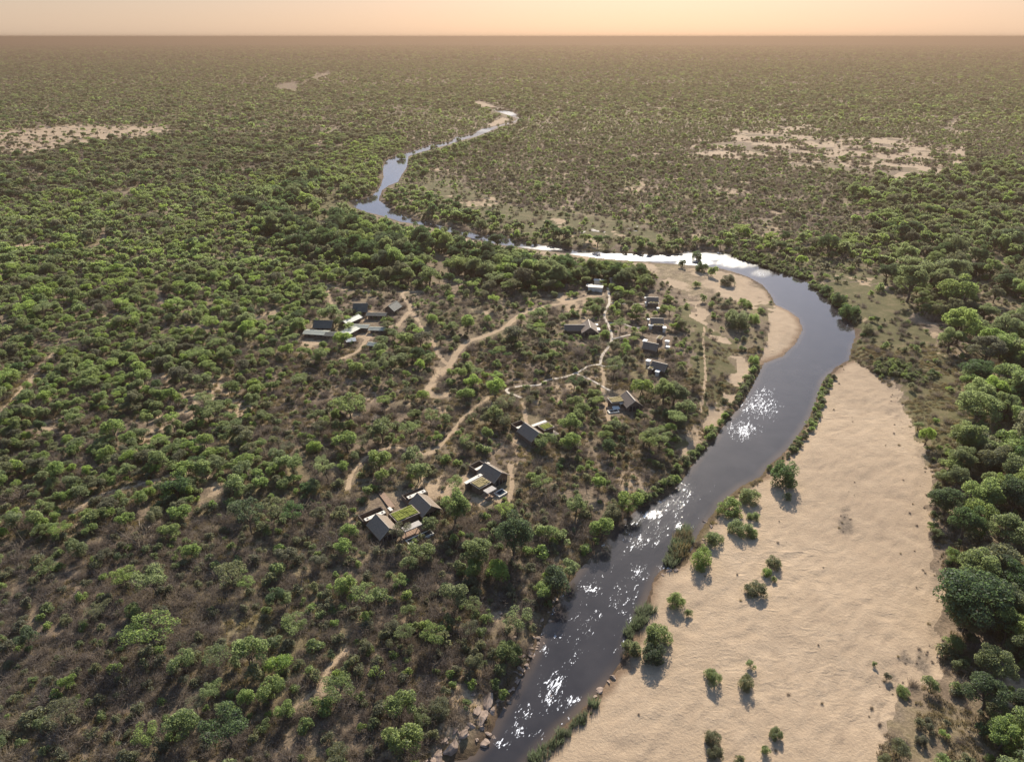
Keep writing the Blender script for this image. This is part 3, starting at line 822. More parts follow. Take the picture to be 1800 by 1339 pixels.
def blocked(x, y, z, rad, hgt, kk=1.0):
    """True where a plant would stand in or hide water, sand, roads, paths or houses the photograph shows"""
    px0, py0, dep = proj(x, y, z)
    px1, py1, _ = proj(x, y, z + hgt * 1.0)
    pxm, pym, _ = proj(x, y, z + hgt * 0.5)
    b = np.zeros(x.shape, bool)
    wpx = FPX * rad / dep
    for ox in (-0.8, 0, 0.8):
        for (qx, qy) in ((px0, py0), (px1, py1), (pxm, pym)):
            b |= inside(qx + ox * wpx, qy, rpoly)
    for n, zz, pp in SAND_PX[:2] + SAND_PX[6:8]:
        for (qx, qy) in ((px0, py0), (pxm, pym)):
            b |= inside(qx, qy, pp)
    for kx, ky, krx, kry in KEEP:
        for (qx, qy) in ((px0, py0), (pxm, pym), (px1, py1)):
            b |= ((qx - kx) / (krx * kk + wpx * 0.5)) ** 2 + ((qy - ky) / (kry * kk + wpx * 0.3)) ** 2 < 1
    return b

def near_tracks(x, y, z, rad, hgt):
    _, _, dep = proj(x, y, z)
    d = np.full(x.shape, 40.0)
    # the shadow of the crown along the line of sight
    for fz in (0.0, 0.4):
        px, py, _ = proj(x, y, z + hgt * fz)
        v = (py - 669.5) / FPX; t = (CAMZ - LAND) / np.maximum(SP + v * CP, 0.02)
        qx = (px - 900) / FPX * t; qy = (CP - v * SP) * t
        for wd, ln in road_w: d = np.minimum(d, seg_dist(qx, qy, ln, False, 12) - wd * 0.5)
        for ln in path_w: d = np.minimum(d, seg_dist(qx, qy, ln, False, 12) - 0.4)
    return d

def jgrid(cell, y0, y1, seed):
    r = np.random.default_rng(seed)
    ys = np.arange(y0, y1, cell); out = []
    for y in ys:
        W = 60 + 0.76 * y
        n = int(2 * W / cell)
        x = -W + (np.arange(n) + r.random(n)) * cell
        out.append(np.stack([x, y + (r.random(n)) * cell], 1))
    return np.vstack(out)

PL = []      # plants: dict of arrays
def add_plants(kind, x, y, z, s, colour, lod, explicit=False):
    PL.append(dict(kind=kind, x=x, y=y, z=z, s=s, c=colour, lod=lod, e=explicit))

# plants that stand out in the photograph one by one: px, py of the crown centre, crown width in px, kind, colour
SINGLES = [
    # bushes on the sandbank and its river edge
    (1380, 832, 58, 'green_shrub', 'dark'), (1318, 868, 42, 'green_shrub', 'bright'), (1286, 888, 44, 'green_shrub', 'bright'), (1303, 925, 40, 'green_shrub', 'mid'), (1322, 936, 26, 'green_shrub', 'mid'),
    (1255, 944, 36, 'green_shrub', 'mid'), (1235, 978, 50, 'green_shrub', 'mid'), (1190, 1053, 38, 'green_shrub', 'mid'), (1210, 1078, 18, 'green_shrub', 'mid'), (1155, 1112, 60, 'green_shrub', 'mid'), (1150, 1145, 50, 'green_shrub', 'dark'),
    (1110, 1138, 38, 'green_shrub', 'mid'), (1330, 1031, 42, 'green_shrub', 'olive'), (1360, 986, 30, 'green_shrub', 'olive'), (1348, 1004, 22, 'green_shrub', 'mid'), (1253, 1188, 30, 'green_shrub', 'mid'), (1313, 1198, 32, 'green_shrub', 'olive'),
    (1320, 1168, 20, 'green_shrub', 'mid'), (1253, 1295, 34, 'green_shrub', 'olive'), (1258, 1322, 32, 'green_shrub', 'olive'), (1365, 1288, 28, 'green_shrub', 'mid'), (1346, 1318, 18, 'green_shrub', 'mid'), (1298, 1332, 20, 'green_shrub', 'olive'),
    (1588, 1213, 28, 'green_shrub', 'mid'), (1537, 1166, 12, 'green_shrub', 'mid'), (1325, 905, 24, 'green_shrub', 'mid'), (1384, 874, 18, 'green_shrub', 'mid'), (1360, 1018, 14, 'green_shrub', 'mid'),
    (1495, 548, 34, 'green_shrub', 'dark'), (1474, 527, 26, 'green_shrub', 'dark'), (1452, 510, 24, 'green_shrub', 'dark'), (1300, 560, 42, 'green_shrub', 'mid'), (1288, 552, 28, 'green_shrub', 'mid'), (1310, 530, 24, 'green_shrub', 'mid'),
    (1326, 560, 22, 'green_shrub', 'mid'), (1236, 525, 16, 'green_shrub', 'mid'), (1250, 536, 14, 'green_shrub', 'mid'), (1225, 499, 16, 'green_shrub', 'mid'), (1234, 467, 28, 'green_shrub', 'dark'), (1252, 478, 20, 'green_shrub', 'mid'), (1280, 492, 26, 'green_shrub', 'olive'),
    (1326, 632, 24, 'green_shrub', 'mid'), (1305, 612, 14, 'green_shrub', 'mid'), (1340, 545, 18, 'green_shrub', 'mid'), (1225, 452, 22, 'green_shrub', 'dark'), (1200, 463, 18, 'green_shrub', 'dark'),
    (1680, 1210, 20, 'green_shrub', 'mid'), (1700, 1160, 16, 'green_shrub', 'mid'), (1620, 1300, 22, 'green_shrub', 'olive'), (1660, 1290, 18, 'green_shrub', 'mid'), (1560, 1190, 16, 'green_shrub', 'olive'),
    (1555, 605, 18, 'green_shrub', 'mid'), (1525, 580, 22, 'green_shrub', 'olive'), (1580, 640, 14, 'green_shrub', 'mid'), (1640, 655, 16, 'green_shrub', 'dark'), (1545, 505, 20, 'green_shrub', 'mid'),
    (1612, 615, 14, 'green_shrub', 'mid'),
    # big trees east of the floodplain
    (1602, 498, 60, 'riverine_tree', 'mid'), (1562, 478, 38, 'riverine_tree', 'dark'), (1685, 508, 60, 'riverine_tree', 'bright'), (1645, 470, 56, 'riverine_tree', 'bright'), (1592, 446, 44, 'riverine_tree', 'bright'), (1457, 427, 38, 'riverine_tree', 'dark'),
    (1380, 416, 22, 'riverine_tree', 'dark'), (1374, 434, 22, 'bush_tree', 'dark'), (1400, 440, 20, 'bush_tree', 'dark'), (1690, 572, 66, 'riverine_tree', 'bright'), (1768, 575, 52, 'riverine_tree', 'mid'), (1738, 612, 66, 'riverine_tree', 'olive'), (1672, 598, 44, 'riverine_tree', 'mid'),
    (1722, 645, 56, 'riverine_tree', 'dark'), (1785, 660, 62, 'riverine_tree', 'mid'), (1722, 690, 66, 'riverine_tree', 'bright'), (1718, 720, 60, 'riverine_tree', 'bright'), (1770, 715, 50, 'riverine_tree', 'mid'), (1800, 735, 50, 'riverine_tree', 'mid'),
    (1692, 806, 46, 'riverine_tree', 'mid'), (1748, 800, 64, 'riverine_tree', 'olive'), (1795, 830, 66, 'riverine_tree', 'mid'), (1666, 878, 64, 'riverine_tree', 'dark'), (1726, 870, 72, 'riverine_tree', 'mid'), (1786, 880, 70, 'riverine_tree', 'dark'), (1700, 920, 70, 'riverine_tree', 'dark'),
    (1775, 935, 76, 'riverine_tree', 'mid'), (1722, 1000, 78, 'riverine_tree', 'mid'), (1795, 1015, 70, 'riverine_tree', 'dark'), (1772, 1104, 66, 'riverine_tree', 'bright'), (1752, 1164, 76, 'riverine_tree', 'bright'), (1805, 1140, 60, 'riverine_tree', 'mid'),
    (1735, 1222, 72, 'riverine_tree', 'dark'), (1768, 1292, 72, 'riverine_tree', 'mid'), (1805, 1240, 60, 'riverine_tree', 'dark'),
    # trees round the houses and down to the river
    (800, 893, 62, 'riverine_tree', 'mid'), (757, 918, 32, 'bush_tree', 'mid'), (704, 940, 44, 'thorn_tree', 'olive'), (738, 966, 46, 'bush_tree', 'bright'), (718, 992, 38, 'bush_tree', 'mid'), (838, 972, 56, 'riverine_tree', 'mid'), (872, 1003, 50, 'bush_tree', 'bright'), (832, 1000, 46, 'bush_tree', 'mid'),
    (905, 950, 66, 'riverine_tree', 'dark'), (800, 1046, 58, 'bush_tree', 'mid'), (646, 1052, 58, 'thorn_tree', 'mid'), (692, 1105, 42, 'green_shrub', 'olive'), (600, 960, 40, 'bush_tree', 'mid'), (560, 985, 36, 'bush_tree', 'olive'),
    (262, 1110, 84, 'thorn_tree', 'mid'), (440, 1150, 70, 'bush_tree', 'mid'), (490, 1165, 50, 'bush_tree', 'bright'), (478, 1208, 54, 'bush_tree', 'bright'), (596, 1208, 62, 'thorn_tree', 'mid'), (318, 1275, 72, 'bush_tree', 'mid'), (375, 1215, 50, 'thorn_tree', 'mid'), (345, 1240, 40, 'thorn_tree', 'olive'),
    (893, 1145, 48, 'green_shrub', 'mid'), (975, 1022, 50, 'bush_tree', 'dark'), (955, 1040, 40, 'bush_tree', 'mid'), (1000, 1000, 40, 'bush_tree', 'mid'), (1060, 930, 48, 'bush_tree', 'mid'), (1106, 878, 52, 'bush_tree', 'bright'), (1012, 888, 44, 'bush_tree', 'mid'),
    (962, 935, 42, 'bush_tree', 'mid'), (1075, 905, 40, 'green_shrub', 'olive'), (706, 1300, 74, 'bush_tree', 'bright'), (660, 1180, 60, 'leafless_tree', 'grey'), (770, 1240, 44, 'green_shrub', 'olive'), (740, 1260, 40, 'green_shrub', 'bright'), (500, 1252, 40, 'bush_tree', 'mid'), (645, 1140, 34, 'bush_tree', 'olive'),
    (512, 815, 48, 'bush_tree', 'mid'), (736, 828, 44, 'bush_tree', 'mid'), (1186, 690, 46, 'riverine_tree', 'mid'), (1128, 675, 40, 'bush_tree', 'bright'), (1168, 692, 40, 'riverine_tree', 'mid'), (1206, 722, 40, 'bush_tree', 'mid'), (1000, 742, 48, 'bush_tree', 'mid'), (1006, 778, 40, 'bush_tree', 'mid'), (953, 631, 28, 'bush_tree', 'mid'),
    (825, 648, 26, 'bush_tree', 'bright'), (980, 607, 22, 'bush_tree', 'mid'), (823, 570, 28, 'bush_tree', 'mid'), (796, 574, 24, 'bush_tree', 'mid'), (869, 683, 36, 'bush_tree', 'bright'), (950, 752, 0.1, 'bush_tree', 'mid'), (600, 598, 30, 'bush_tree', 'bright'), (671, 597, 28, 'bush_tree', 'mid'),
    (690, 586, 24, 'bush_tree', 'mid'), (590, 566, 20, 'bush_tree', 'bright'), (578, 549, 40, 'bush_tree', 'mid'), (652, 645, 30, 'bush_tree', 'mid'), (704, 630, 30, 'bush_tree', 'mid'), (585, 655, 18, 'bush_tree', 'bright'), (668, 612, 28, 'bush_tree', 'mid'), (960, 775, 36, 'bush_tree', 'mid'), (845, 400, 22, 'riverine_tree', 'mid'), (875, 418, 34, 'riverine_tree', 'dark'),
    (780, 402, 14, 'river_bush', 'mid'), (800, 408, 16, 'river_bush', 'dark'), (818, 411, 13, 'river_bush', 'mid'), (930, 427, 9, 'river_bush', 'mid'), (760, 258, 12, 'river_bush', 'mid'), (806, 245, 10, 'river_bush', 'dark'), (705, 276, 14, 'river_bush', 'mid'), (915, 212, 14, 'river_bush', 'dark'),
    (805, 402, 0.1, 'bush_tree', 'mid'), (630, 432, 34, 'leafless_tree', 'grey'), (596, 390, 26, 'thorn_tree', 'olive'),
]
for s_i, (px, py, wp, kind, colour) in enumerate(SINGLES):
    if wp < 1: continue
    if kind == 'green_shrub' and wp > 20: kind = 'river_bush'
    z = LAND
    for _ in range(4):
        dep = (CAMZ - z - 3) / (SP + (py - 669.5) / FPX * CP)
        tm = tree_mesh(kind, colour, s_i % 3, 0)
        s = wp * dep / FPX / (2 * tm['rad'])
        x, y = at(px, py, z + tm['h'] * s * 0.55)
        z = float(height(np.array([x]), np.array([y]))[0])
    add_plants(kind, np.array([x]), np.array([y]), np.array([max(z, 0.05)]), np.array([s]), [colour], 0, True)
ex = np.array([p['x'][0] for p in PL]); ey = np.array([p['y'][0] for p in PL])
er = np.array([p['s'][0] * tree_mesh(p['kind'], p['c'][0], 0, 0)['rad'] for p in PL])

def clear_of_singles(x, y, rad):
    ok = np.ones(x.shape, bool)
    for a, b_, c in zip(ex, ey, er):
        ok &= (x - a) ** 2 + (y - b_) ** 2 > (c * 0.75 + rad * 0.3) ** 2
    return ok

def lookup(z, i):
    out = np.zeros(z.shape)
    for k, p in PAR.items(): out[z == k] = p[i]
    return out

def scatter(cell, y0, y1, seed, lod, what, pscale=1.0, sizemul=1.0):
    r = np.random.default_rng(seed)
    g = jgrid(cell, y0, y1, seed); x, y = g[:, 0], g[:, 1]
    sd = river_sd(x, y)
    z = height(x, y, sd)
    px, py, dep = proj(x, y, z)
    # only where the camera, or one a step aside, can see
    vis = (px > -260) & (px < 2060) & (py < 1560)
    x, y, z, px, py, sd, dep = [a[vis] for a in (x, y, z, px, py, sd, dep)]
    jx = px + (fbm(x / 14, y / 14, 5, 2) - 0.5) * 70; jy = py + (fbm(x / 14, y / 14, 8, 2) - 0.5) * 34
    zn = zone_of(jx, jy)
    clump = fbm(x / 28, y / 28, 101, 3)
    u = r.random(len(x))
    if what == 'tree': p = lookup(zn, 0) * sstep(0.27, 0.50, clump + 0.08 * (zn == 0)) * 1.1
    elif what == 'shrub': p = lookup(zn, 3)
    elif what == 'dry': p = lookup(zn, 4) * (0.4 + 0.9 * fbm(x / 18, y / 18, 107, 2))
    else: p = np.where((zn == 8), 0, 0.7) * sstep(0.3, 0.55, fbm(x / 12, y / 12, 109, 2))
    p = p * pscale
    # sandy clearings keep only a scatter of bushes
    for n, zz, pp in (SAND_PX[3], SAND_PX[5]):
        i = inside(px + (fbm(x / 90, y / 90, 75, 3) - .5) * 330, py + (fbm(x / 90, y / 90, 77, 3) - .5) * 60, pp); p[i] *= (3.4 * sstep(0.42, 0.64, fbm(x[i] / 30, y[i] / 22, 113, 3))) if what == 'tree' else 0.3 * sstep(0.4, 0.6, fbm(x[i] / 30, y[i] / 22, 113, 3))
    i = inside(px, py - 3, SAND_PX[4][2]); p[i] *= 0.12
    for n, zz, pp in SAND_PX[8:10]:
        p[inside(px, py - 4, pp) | inside(px, py, pp)] = 0
    for n, pp in GRASS_PX:
        i = inside(px, py, pp) & (zn != 12); p[i] *= 0.12 if what == 'tree' else (0.6 if what == 'shrub' else 0.8)
    i = inside(px, py, SAND_PX[2][2]); p[i] *= (0.05 if what == 'tree' else 0.55) * sstep(0.5, 0.36, fbm(x[i] / 14, y[i] / 14, 73, 4)) * (py[i] > 528)
    pat_ = fbm(x / 22, y / 30, 81, 4)
    p *= 1 - np.where(zn == 2, 0.15, 0.6) * sstep(0.64, 0.74, pat_)
    p[sd < (1.0 if what != 'tree' else 3.0)] = 0
    k = u < p
    x, y, z, px, py, zn, dep = [a[k] for a in (x, y, z, px, py, zn, dep)]
    n = len(x)
    s = np.clip(np.exp(r.normal(-0.03, 0.28, n)), 0.45, 1.9) * sizemul
    kinds = np.full(n, {'tree': 0, 'shrub': 2, 'dry': 3, 'grass': 5}[what])
    shares = np.zeros((n, 4))
    for zk, pr in PAR.items(): shares[zn == zk] = pr[2]
    sp = sstep(0.35, 0.65, fbm(x / 45, y / 45, 131, 3))[:, None]     # kinds grow in stands
    shares = shares * np.concatenate([0.35 + 1.4 * sp, np.ones_like(sp), 1.6 - 1.3 * sp, np.ones_like(sp)], 1)
    cu = r.random(n) * 0.999 * shares.sum(1); cs = np.cumsum(shares, 1)
    ci = np.minimum((cu[:, None] > cs).sum(1), 3)
    if what == 'tree':
        ts = lookup(zn, 1); s = s * ts
        kinds = np.where(r.random(n) < lookup(zn, 5), 1, kinds)
        kinds = np.where(((zn == 3) | (zn == 6) | (zn == 9)) & (r.random(n) < 0.75), 6, kinds)
        s = np.where(kinds == 6, s * np.where(zn == 3, 0.52, 0.50), s)
        kinds = np.where(r.random(n) < lookup(zn, 6), 4, kinds)
        gb = (r.random(n) < np.select([zn == 0, zn == 1, zn == 2, zn == 5, zn == 7], [.16, .24, .32, .45, .28], .02))
        kinds = np.where(gb, 3, kinds); s = np.where(gb, s * 1.75, s)
    if what == 'shrub':
        ci = np.where(ci == 0, np.where(r.random(n) < 0.5, 0, 1), ci)
        ci = np.where(r.random(n) < 0.45, 2, ci)
    KN = ['bush_tree', 'thorn_tree', 'green_shrub', 'dry_shrub', 'leafless_tree', 'grass_tuft', 'riverine_tree']
    rads = np.array([2.8, 3.8, 1.5, 1.3, 2.6, 0.9, 5.4])[kinds] * s; hs = np.array([4.9, 6.4, 2.0, 1.8, 5.2, .6, 10.6])[kinds] * s
    b = blocked(x, y, z, rads, hs, 0.85 if what == 'tree' else 0.85)
    if what in ('tree', 'shrub', 'dry'):
        d = near_tracks(x, y, z, rads, hs)
        b |= d < rads * (0.5 if what == 'tree' else 0.4) + 0.1
    else:
        b |= near_tracks(x, y, z, rads, hs) < 0.3
    if what == 'tree': b |= ~clear_of_singles(x, y, rads)
    x, y, z, s, kinds, ci = [a[~b] for a in (x, y, z, s, kinds, ci)]
    for kk in np.unique(kinds):
        i = kinds == kk; kn = KN[kk]
        if kn in ('dry_shrub', 'leafless_tree'): cc = ['grey'] * int(i.sum())
        elif kn == 'grass_tuft': cc = ['straw'] * int(i.sum())
        else: cc = [COL4[q] for q in ci[i]]
        add_plants(kn, x[i], y[i], z[i], s[i], cc, lod)

scatter(4.6, 70, 470, 11, 0, 'tree')
scatter(3.4, 70, 470, 12, 0, 'shrub', 0.75)
scatter(2.4, 70, 420, 13, 0, 'dry', 0.75)
scatter(1.6, 70, 340, 14, 0, 'grass', 1.1)
scatter(5.1, 470, 1250, 21, 1, 'tree')
scatter(4.6, 470, 1400, 22, 1, 'shrub', 0.9, 1.25)
scatter(4.4, 420, 1150, 23, 1, 'dry', 0.9, 1.35)
scatter(8.5, 1250, 2600, 31, 2, 'tree', 1.0, 1.25)
scatter(8.0, 1400, 2600, 32, 2, 'shrub', 0.9, 2.1)
scatter(14.0, 2600, 5200, 41, 2, 'tree', 0.95, 1.65)
scatter(34.0, 5200, 13000, 51, 2, 'tree', 0.9, 3.3)

# ------------------------------------------------------------------ plants: single things near by, the rest as one mass of each kind
KIND_WORDS = {'bush_tree': ('bushwillow tree', 'tree'), 'riverine_tree': ('broad riverside tree', 'tree'), 'thorn_tree': ('spreading thorn tree', 'tree'),
              'green_shrub': ('leafy shrub', 'shrub'), 'river_bush': ('dense mounded bush', 'bush'), 'dry_shrub': ('leafless twiggy shrub', 'shrub'), 'leafless_tree': ('bare branching tree', 'tree')}
COL_WORDS = {'bright': 'bright green', 'mid': 'mid green', 'olive': 'dull olive', 'dark': 'dark green', 'grey': 'grey brown'}
SPOTS = [((700, 905), 95, 'beside the villa with two gabled roofs'), ((855, 846), 60, 'beside the villa with the yellow planted roof'), ((936, 757), 55, 'by the dark gabled villa at the trail end'),
         ((1090, 706), 50, 'by the villa with the straw coloured flat roof'), ((1150, 570), 70, 'among the small riverside cottages'), ((620, 570), 100, 'around the iron roofed staff compound'), ((1024, 572), 45, 'near the dark hipped lodge house')]
def place_words(px, py, sd, on_sand):
    for (c, rad, ph) in SPOTS:
        if (px - c[0]) ** 2 + ((py - c[1]) * 1.3) ** 2 < rad * rad: return ph
    if on_sand: return 'standing on the pale sandbank'
    if px > 1560: return 'in the tall trees beyond the sandbank'
    if 1180 < px <= 1560 and py > 430: return 'along the river meadow'
    if sd < 18 and py > 640: return 'leaning over the wooded river bank'
    if sd < 30: return 'lining the upper river'
    if py < 480 and px > 700: return 'on the dry plain across the river'
    if 430 < px < 1110 and py < 505: return 'in the wood above the staff compound'
    if py > 930: return 'on the brown slope below the villas'
    if px < 480: return 'in the dense bush beyond the houses'
    return 'on the scrub slope between road and villas'

def pat_at(x_, y_): return float(fbm(np.array([x_ / 22]), np.array([y_ / 30]), 81, 4)[0])
allp = {}
for p in PL:
    n = len(p['x'])
    d = allp.setdefault(p['kind'], dict(x=[], y=[], z=[], s=[], c=[], lod=[], e=[]))
    d['x'].append(p['x']); d['y'].append(p['y']); d['z'].append(p['z']); d['s'].append(p['s']); d['c'] += list(p['c'])
    d['lod'].append(np.full(n, p['lod'])); d['e'].append(np.full(n, p['e']))

def scatter_group(name, coll):
    g = bpy.data.node_groups.new(name, 'GeometryNodeTree')
    g.interface.new_socket('Geometry', in_out='INPUT', socket_type='NodeSocketGeometry')
    g.interface.new_socket('Geometry', in_out='OUTPUT', socket_type='NodeSocketGeometry')
    gi = g.nodes.new('NodeGroupInput'); go = g.nodes.new('NodeGroupOutput')
    iop = g.nodes.new('GeometryNodeInstanceOnPoints'); ci = g.nodes.new('GeometryNodeCollectionInfo')
    ci.inputs['Collection'].default_value = coll
    ci.inputs['Separate Children'].default_value = True; ci.inputs['Reset Children'].default_value = True
    def na(nm, ty):
        k = g.nodes.new('GeometryNodeInputNamedAttribute'); k.data_type = ty; k.inputs['Name'].default_value = nm
        return [o for o in k.outputs if o.enabled and o.name == 'Attribute'][0]
    iop.inputs['Pick Instance'].default_value = True
    g.links.new(gi.outputs[0], iop.inputs['Points']); g.links.new(ci.outputs[0], iop.inputs['Instance'])
    g.links.new(na('idx', 'INT'), iop.inputs['Instance Index'])
    g.links.new(na('rot', 'FLOAT_VECTOR'), iop.inputs['Rotation']); g.links.new(na('scl', 'FLOAT_VECTOR'), iop.inputs['Scale'])
    g.links.new(iop.outputs[0], go.inputs[0])
    return g

def mass(name, label, cat, kind, x, y, z, s, cols, lod, nvar=3):
    """everything of a kind that is too many or too small to count: one object"""
    if len(x) == 0: return
    r = np.random.default_rng(len(x))
    coll = bpy.data.collections.new('shapes_' + name)
    order = {}
    keys = sorted({(c, int(l)) for c, l in zip(cols, lod)})
    i = 0
    for c, l in keys:
        for v in range(nvar):
            o = bpy.data.objects.new('shape_%03d_%s' % (i, name), tree_mesh(kind, c, v, l)['joined']); coll.objects.link(o)
            order[(c, l, v)] = i; i += 1
    var = r.integers(0, nvar, len(x))
    idx = np.array([order[(c, int(l), v)] for c, l, v in zip(cols, lod, var)], np.int32)
    me = bpy.data.meshes.new(name)
    me.vertices.add(len(x)); me.vertices.foreach_set('co', np.stack([x, y, z], 1).astype(np.float32).ravel())
    a = me.attributes.new('idx', 'INT', 'POINT'); a.data.foreach_set('value', idx)
    rot = np.zeros((len(x), 3), np.float32); rot[:, 2] = r.random(len(x)) * 6.283; rot[:, :2] = r.normal(size=(len(x), 2)) * 0.06
    a = me.attributes.new('rot', 'FLOAT_VECTOR', 'POINT'); a.data.foreach_set('vector', rot.ravel())
    sc3 = np.repeat(s[:, None], 3, 1) * (1 + r.normal(size=(len(x), 3)) * 0.12)
    a = me.attributes.new('scl', 'FLOAT_VECTOR', 'POINT'); a.data.foreach_set('vector', sc3.astype(np.float32).ravel())
    o = link(name, me, kind='stuff', label=label, category=cat)
    md = o.modifiers.new('scatter', 'NODES'); md.node_group = scatter_group(name, coll)
    return o

MASS = {'bush_tree': ('bushveld', 'dense green bush of rounded trees spreading to the horizon', 'bush'), 'riverine_tree': ('riverside_wood', 'tall dark wood along the river and far floodplain', 'wood'),
        'thorn_tree': ('thorn_bush', 'scattered flat crowned thorn trees through the bush', 'bush'), 'river_bush': ('bank_bushes', 'dense bushes along the river', 'bushes'), 'green_shrub': ('shrub_cover', 'low green shrubs filling the gaps between trees', 'shrubs'),
        'dry_shrub': ('dry_scrub', 'grey brown leafless scrub covering the slopes', 'scrub'), 'leafless_tree': ('bare_trees', 'bare grey trees scattered far through the bush', 'trees'), 'grass_tuft': ('dry_grass', 'straw coloured dry grass between the bushes', 'grass')}
LIM = {'bush_tree': 300, 'riverine_tree': 220, 'thorn_tree': 150, 'green_shrub': 300, 'river_bush': 300, 'dry_shrub': 260, 'leafless_tree': 60, 'grass_tuft': 0}
sandpolys = [p for n, z, p in SAND_PX if n == 'sandbank']
for kind, d in allp.items():
    x, y, z, s, lod, e = [np.concatenate(d[k]) for k in ('x', 'y', 'z', 's', 'lod', 'e')]; c = d['c']
    tm0 = tree_mesh(kind, c[0], 0, 0)
    px, py, dep = proj(x, y, z + tm0['h'] * s * 0.5)
    app = s * tm0['rad'] * 2 * FPX / dep
    inframe = (px > 0) & (px < 1800) & (py > 0) & (py < 1339)
    order = np.argsort(-(app + 1000 * e) * inframe)
    single = np.zeros(len(x), bool)
    single[order[:LIM[kind]]] = True
    single &= inframe | e
    sdv = river_sd(x, y)
    r = np.random.default_rng(5)
    wd, cat = KIND_WORDS.get(kind, ('', ''))
    for i in np.nonzero(single)[0]:
        sp_ = c[i]; tm = tree_mesh(kind, sp_, int(i) % 3, 0)
        gx0, gy0, _ = proj(x[i], y[i], z[i])
        on_sand = any(inside(np.array([gx0]), np.array([gy0]), pp)[0] for pp in sandpolys)
        dia = s[i] * tm['rad'] * 2
        mean = {'bush_tree': 6.2, 'riverine_tree': 10.5, 'thorn_tree': 8.0, 'green_shrub': 3.2, 'river_bush': 5.5, 'dry_shrub': 2.9, 'leafless_tree': 5.5}[kind]
        size = 'big' if dia > mean * 1.25 else ('small' if dia < mean * 0.85 else 'middling')
        ph = place_words(gx0, gy0, sdv[i], on_sand)
        grp = '%s %s' % (wd.split(' with')[0] + 's', ph)
        t = link(kind, None, loc=(x[i], y[i], z[i]), rz=float(r.random() * 6.283), category=cat, group=grp)
        t.empty_display_size = 0.5
        f_ = 1 + r.normal(size=3) * 0.13
        if e[i] and kind == 'green_shrub': f_[2] *= 1.15
        q_ = f_[2] / math.sqrt(f_[0] * f_[1])
        form = 'low' if q_ < 0.9 else ('upright' if q_ > 1.12 else 'rounded')
        lab = '%s %s %s %s' % (size, form, COL_WORDS[sp_], wd)
        dd_ = (ex - x[i]) ** 2 + (ey - y[i]) ** 2; dd_[dd_ < 0.01] = 1e9; j_ = int(np.argmin(dd_))
        if dd_[j_] < (er[j_] + 5.0) ** 2 and ph.startswith(('on the brown', 'in the', 'leaning')):
            nb = 'beside a %s %s' % (COL_WORDS[PL[j_]['c'][0]], KIND_WORDS[PL[j_]['kind']][0])
            if 'slope' in ph: nb += ' below the villas'
            lab += ' ' + nb; t['group'] = wd + 's ' + nb.replace(' below the villas', '')
        elif pat_at(x[i], y[i]) > 0.6: lab += ' on bare soil ' + ph
        else: lab += ' ' + ph
        if len(lab.split()) > 16: lab = lab.replace('on bare soil ', '')
        if len(lab.split()) > 16: lab = lab.replace('middling ', '').replace('rounded ', '')
        if len(lab.split()) > 16: lab = lab.replace(' below the villas', '')
        if len(lab.split()) > 16: lab = lab.replace(form + ' ', '')
        t['label'] = lab
        t.scale = (s[i] * f_[0], s[i] * f_[1], s[i] * f_[2])
        if 'crown' in tm: link('twigs' if kind == 'dry_shrub' else 'crown', tm['crown'], t)
        if 'trunk' in tm: link('branches' if kind == 'leafless_tree' else ('stem' if 'shrub' in kind else 'trunk'), tm['trunk'], t)
    m = ~single
    nm, lab, cat2 = MASS[kind]
    mass(nm, lab, cat2, kind, x[m], y[m], z[m], s[m], [c[i] for i in np.nonzero(m)[0]], lod[m])
    print('PLANTS', kind, int(single.sum()), int(m.sum()))

# reeds along the water: one object for each bed
REEDS = [('tall yellow green reeds on the islet in the river', [(1168, 990), (1180, 965), (1195, 935), (1205, 925), (1216, 945), (1205, 972), (1188, 992)], 0.9, 1.25, 1),
         ('pale green reeds fringing the sandbank foot', [(925, 1339), (955, 1308), (990, 1278), (1040, 1230), (1052, 1240), (1010, 1285), (975, 1315), (945, 1345)], 0.7, 0.75, 0),
         ('green reeds below the dense bush on the sandbank edge', [(1100, 1110), (1120, 1080), (1140, 1060), (1150, 1072), (1125, 1105), (1112, 1125)], 0.8, 1.0, 0),
         ('low green growth along the sandbank waterline', [(1345, 828), (1385, 795), (1410, 765), (1428, 730), (1440, 690), (1456, 658), (1466, 662), (1450, 700), (1440, 735), (1420, 768), (1395, 795), (1360, 830)], 0.8, 1.0, 2),
         ('dark bank growth below the river meadow', [(1430, 496), (1460, 512), (1490, 540), (1512, 565), (1500, 570), (1475, 545), (1450, 520), (1425, 502)], 0.6, 1.3, 2),
         ('grey green reed patch between sand and meadow', [(1530, 655), (1545, 640), (1580, 640), (1610, 660), (1632, 675), (1622, 684), (1580, 672), (1550, 662)], 0.8, 1.1, 2),
         ('bushy growth on the outer bend cut bank', [(1290, 440), (1340, 452), (1385, 468), (1425, 484), (1415, 490), (1370, 477), (1325, 462), (1285, 450)], 0.8, 1.2, 2),
         ('green growth lining the villa side of the river', [(1095, 905), (1130, 885), (1180, 855), (1215, 810), (1255, 762), (1285, 725), (1305, 695), (1325, 660), (1338, 640), (1330, 640), (1300, 690), (1262, 742), (1215, 795), (1170, 850), (1120, 880)], 0.7, 1.2, 2)]
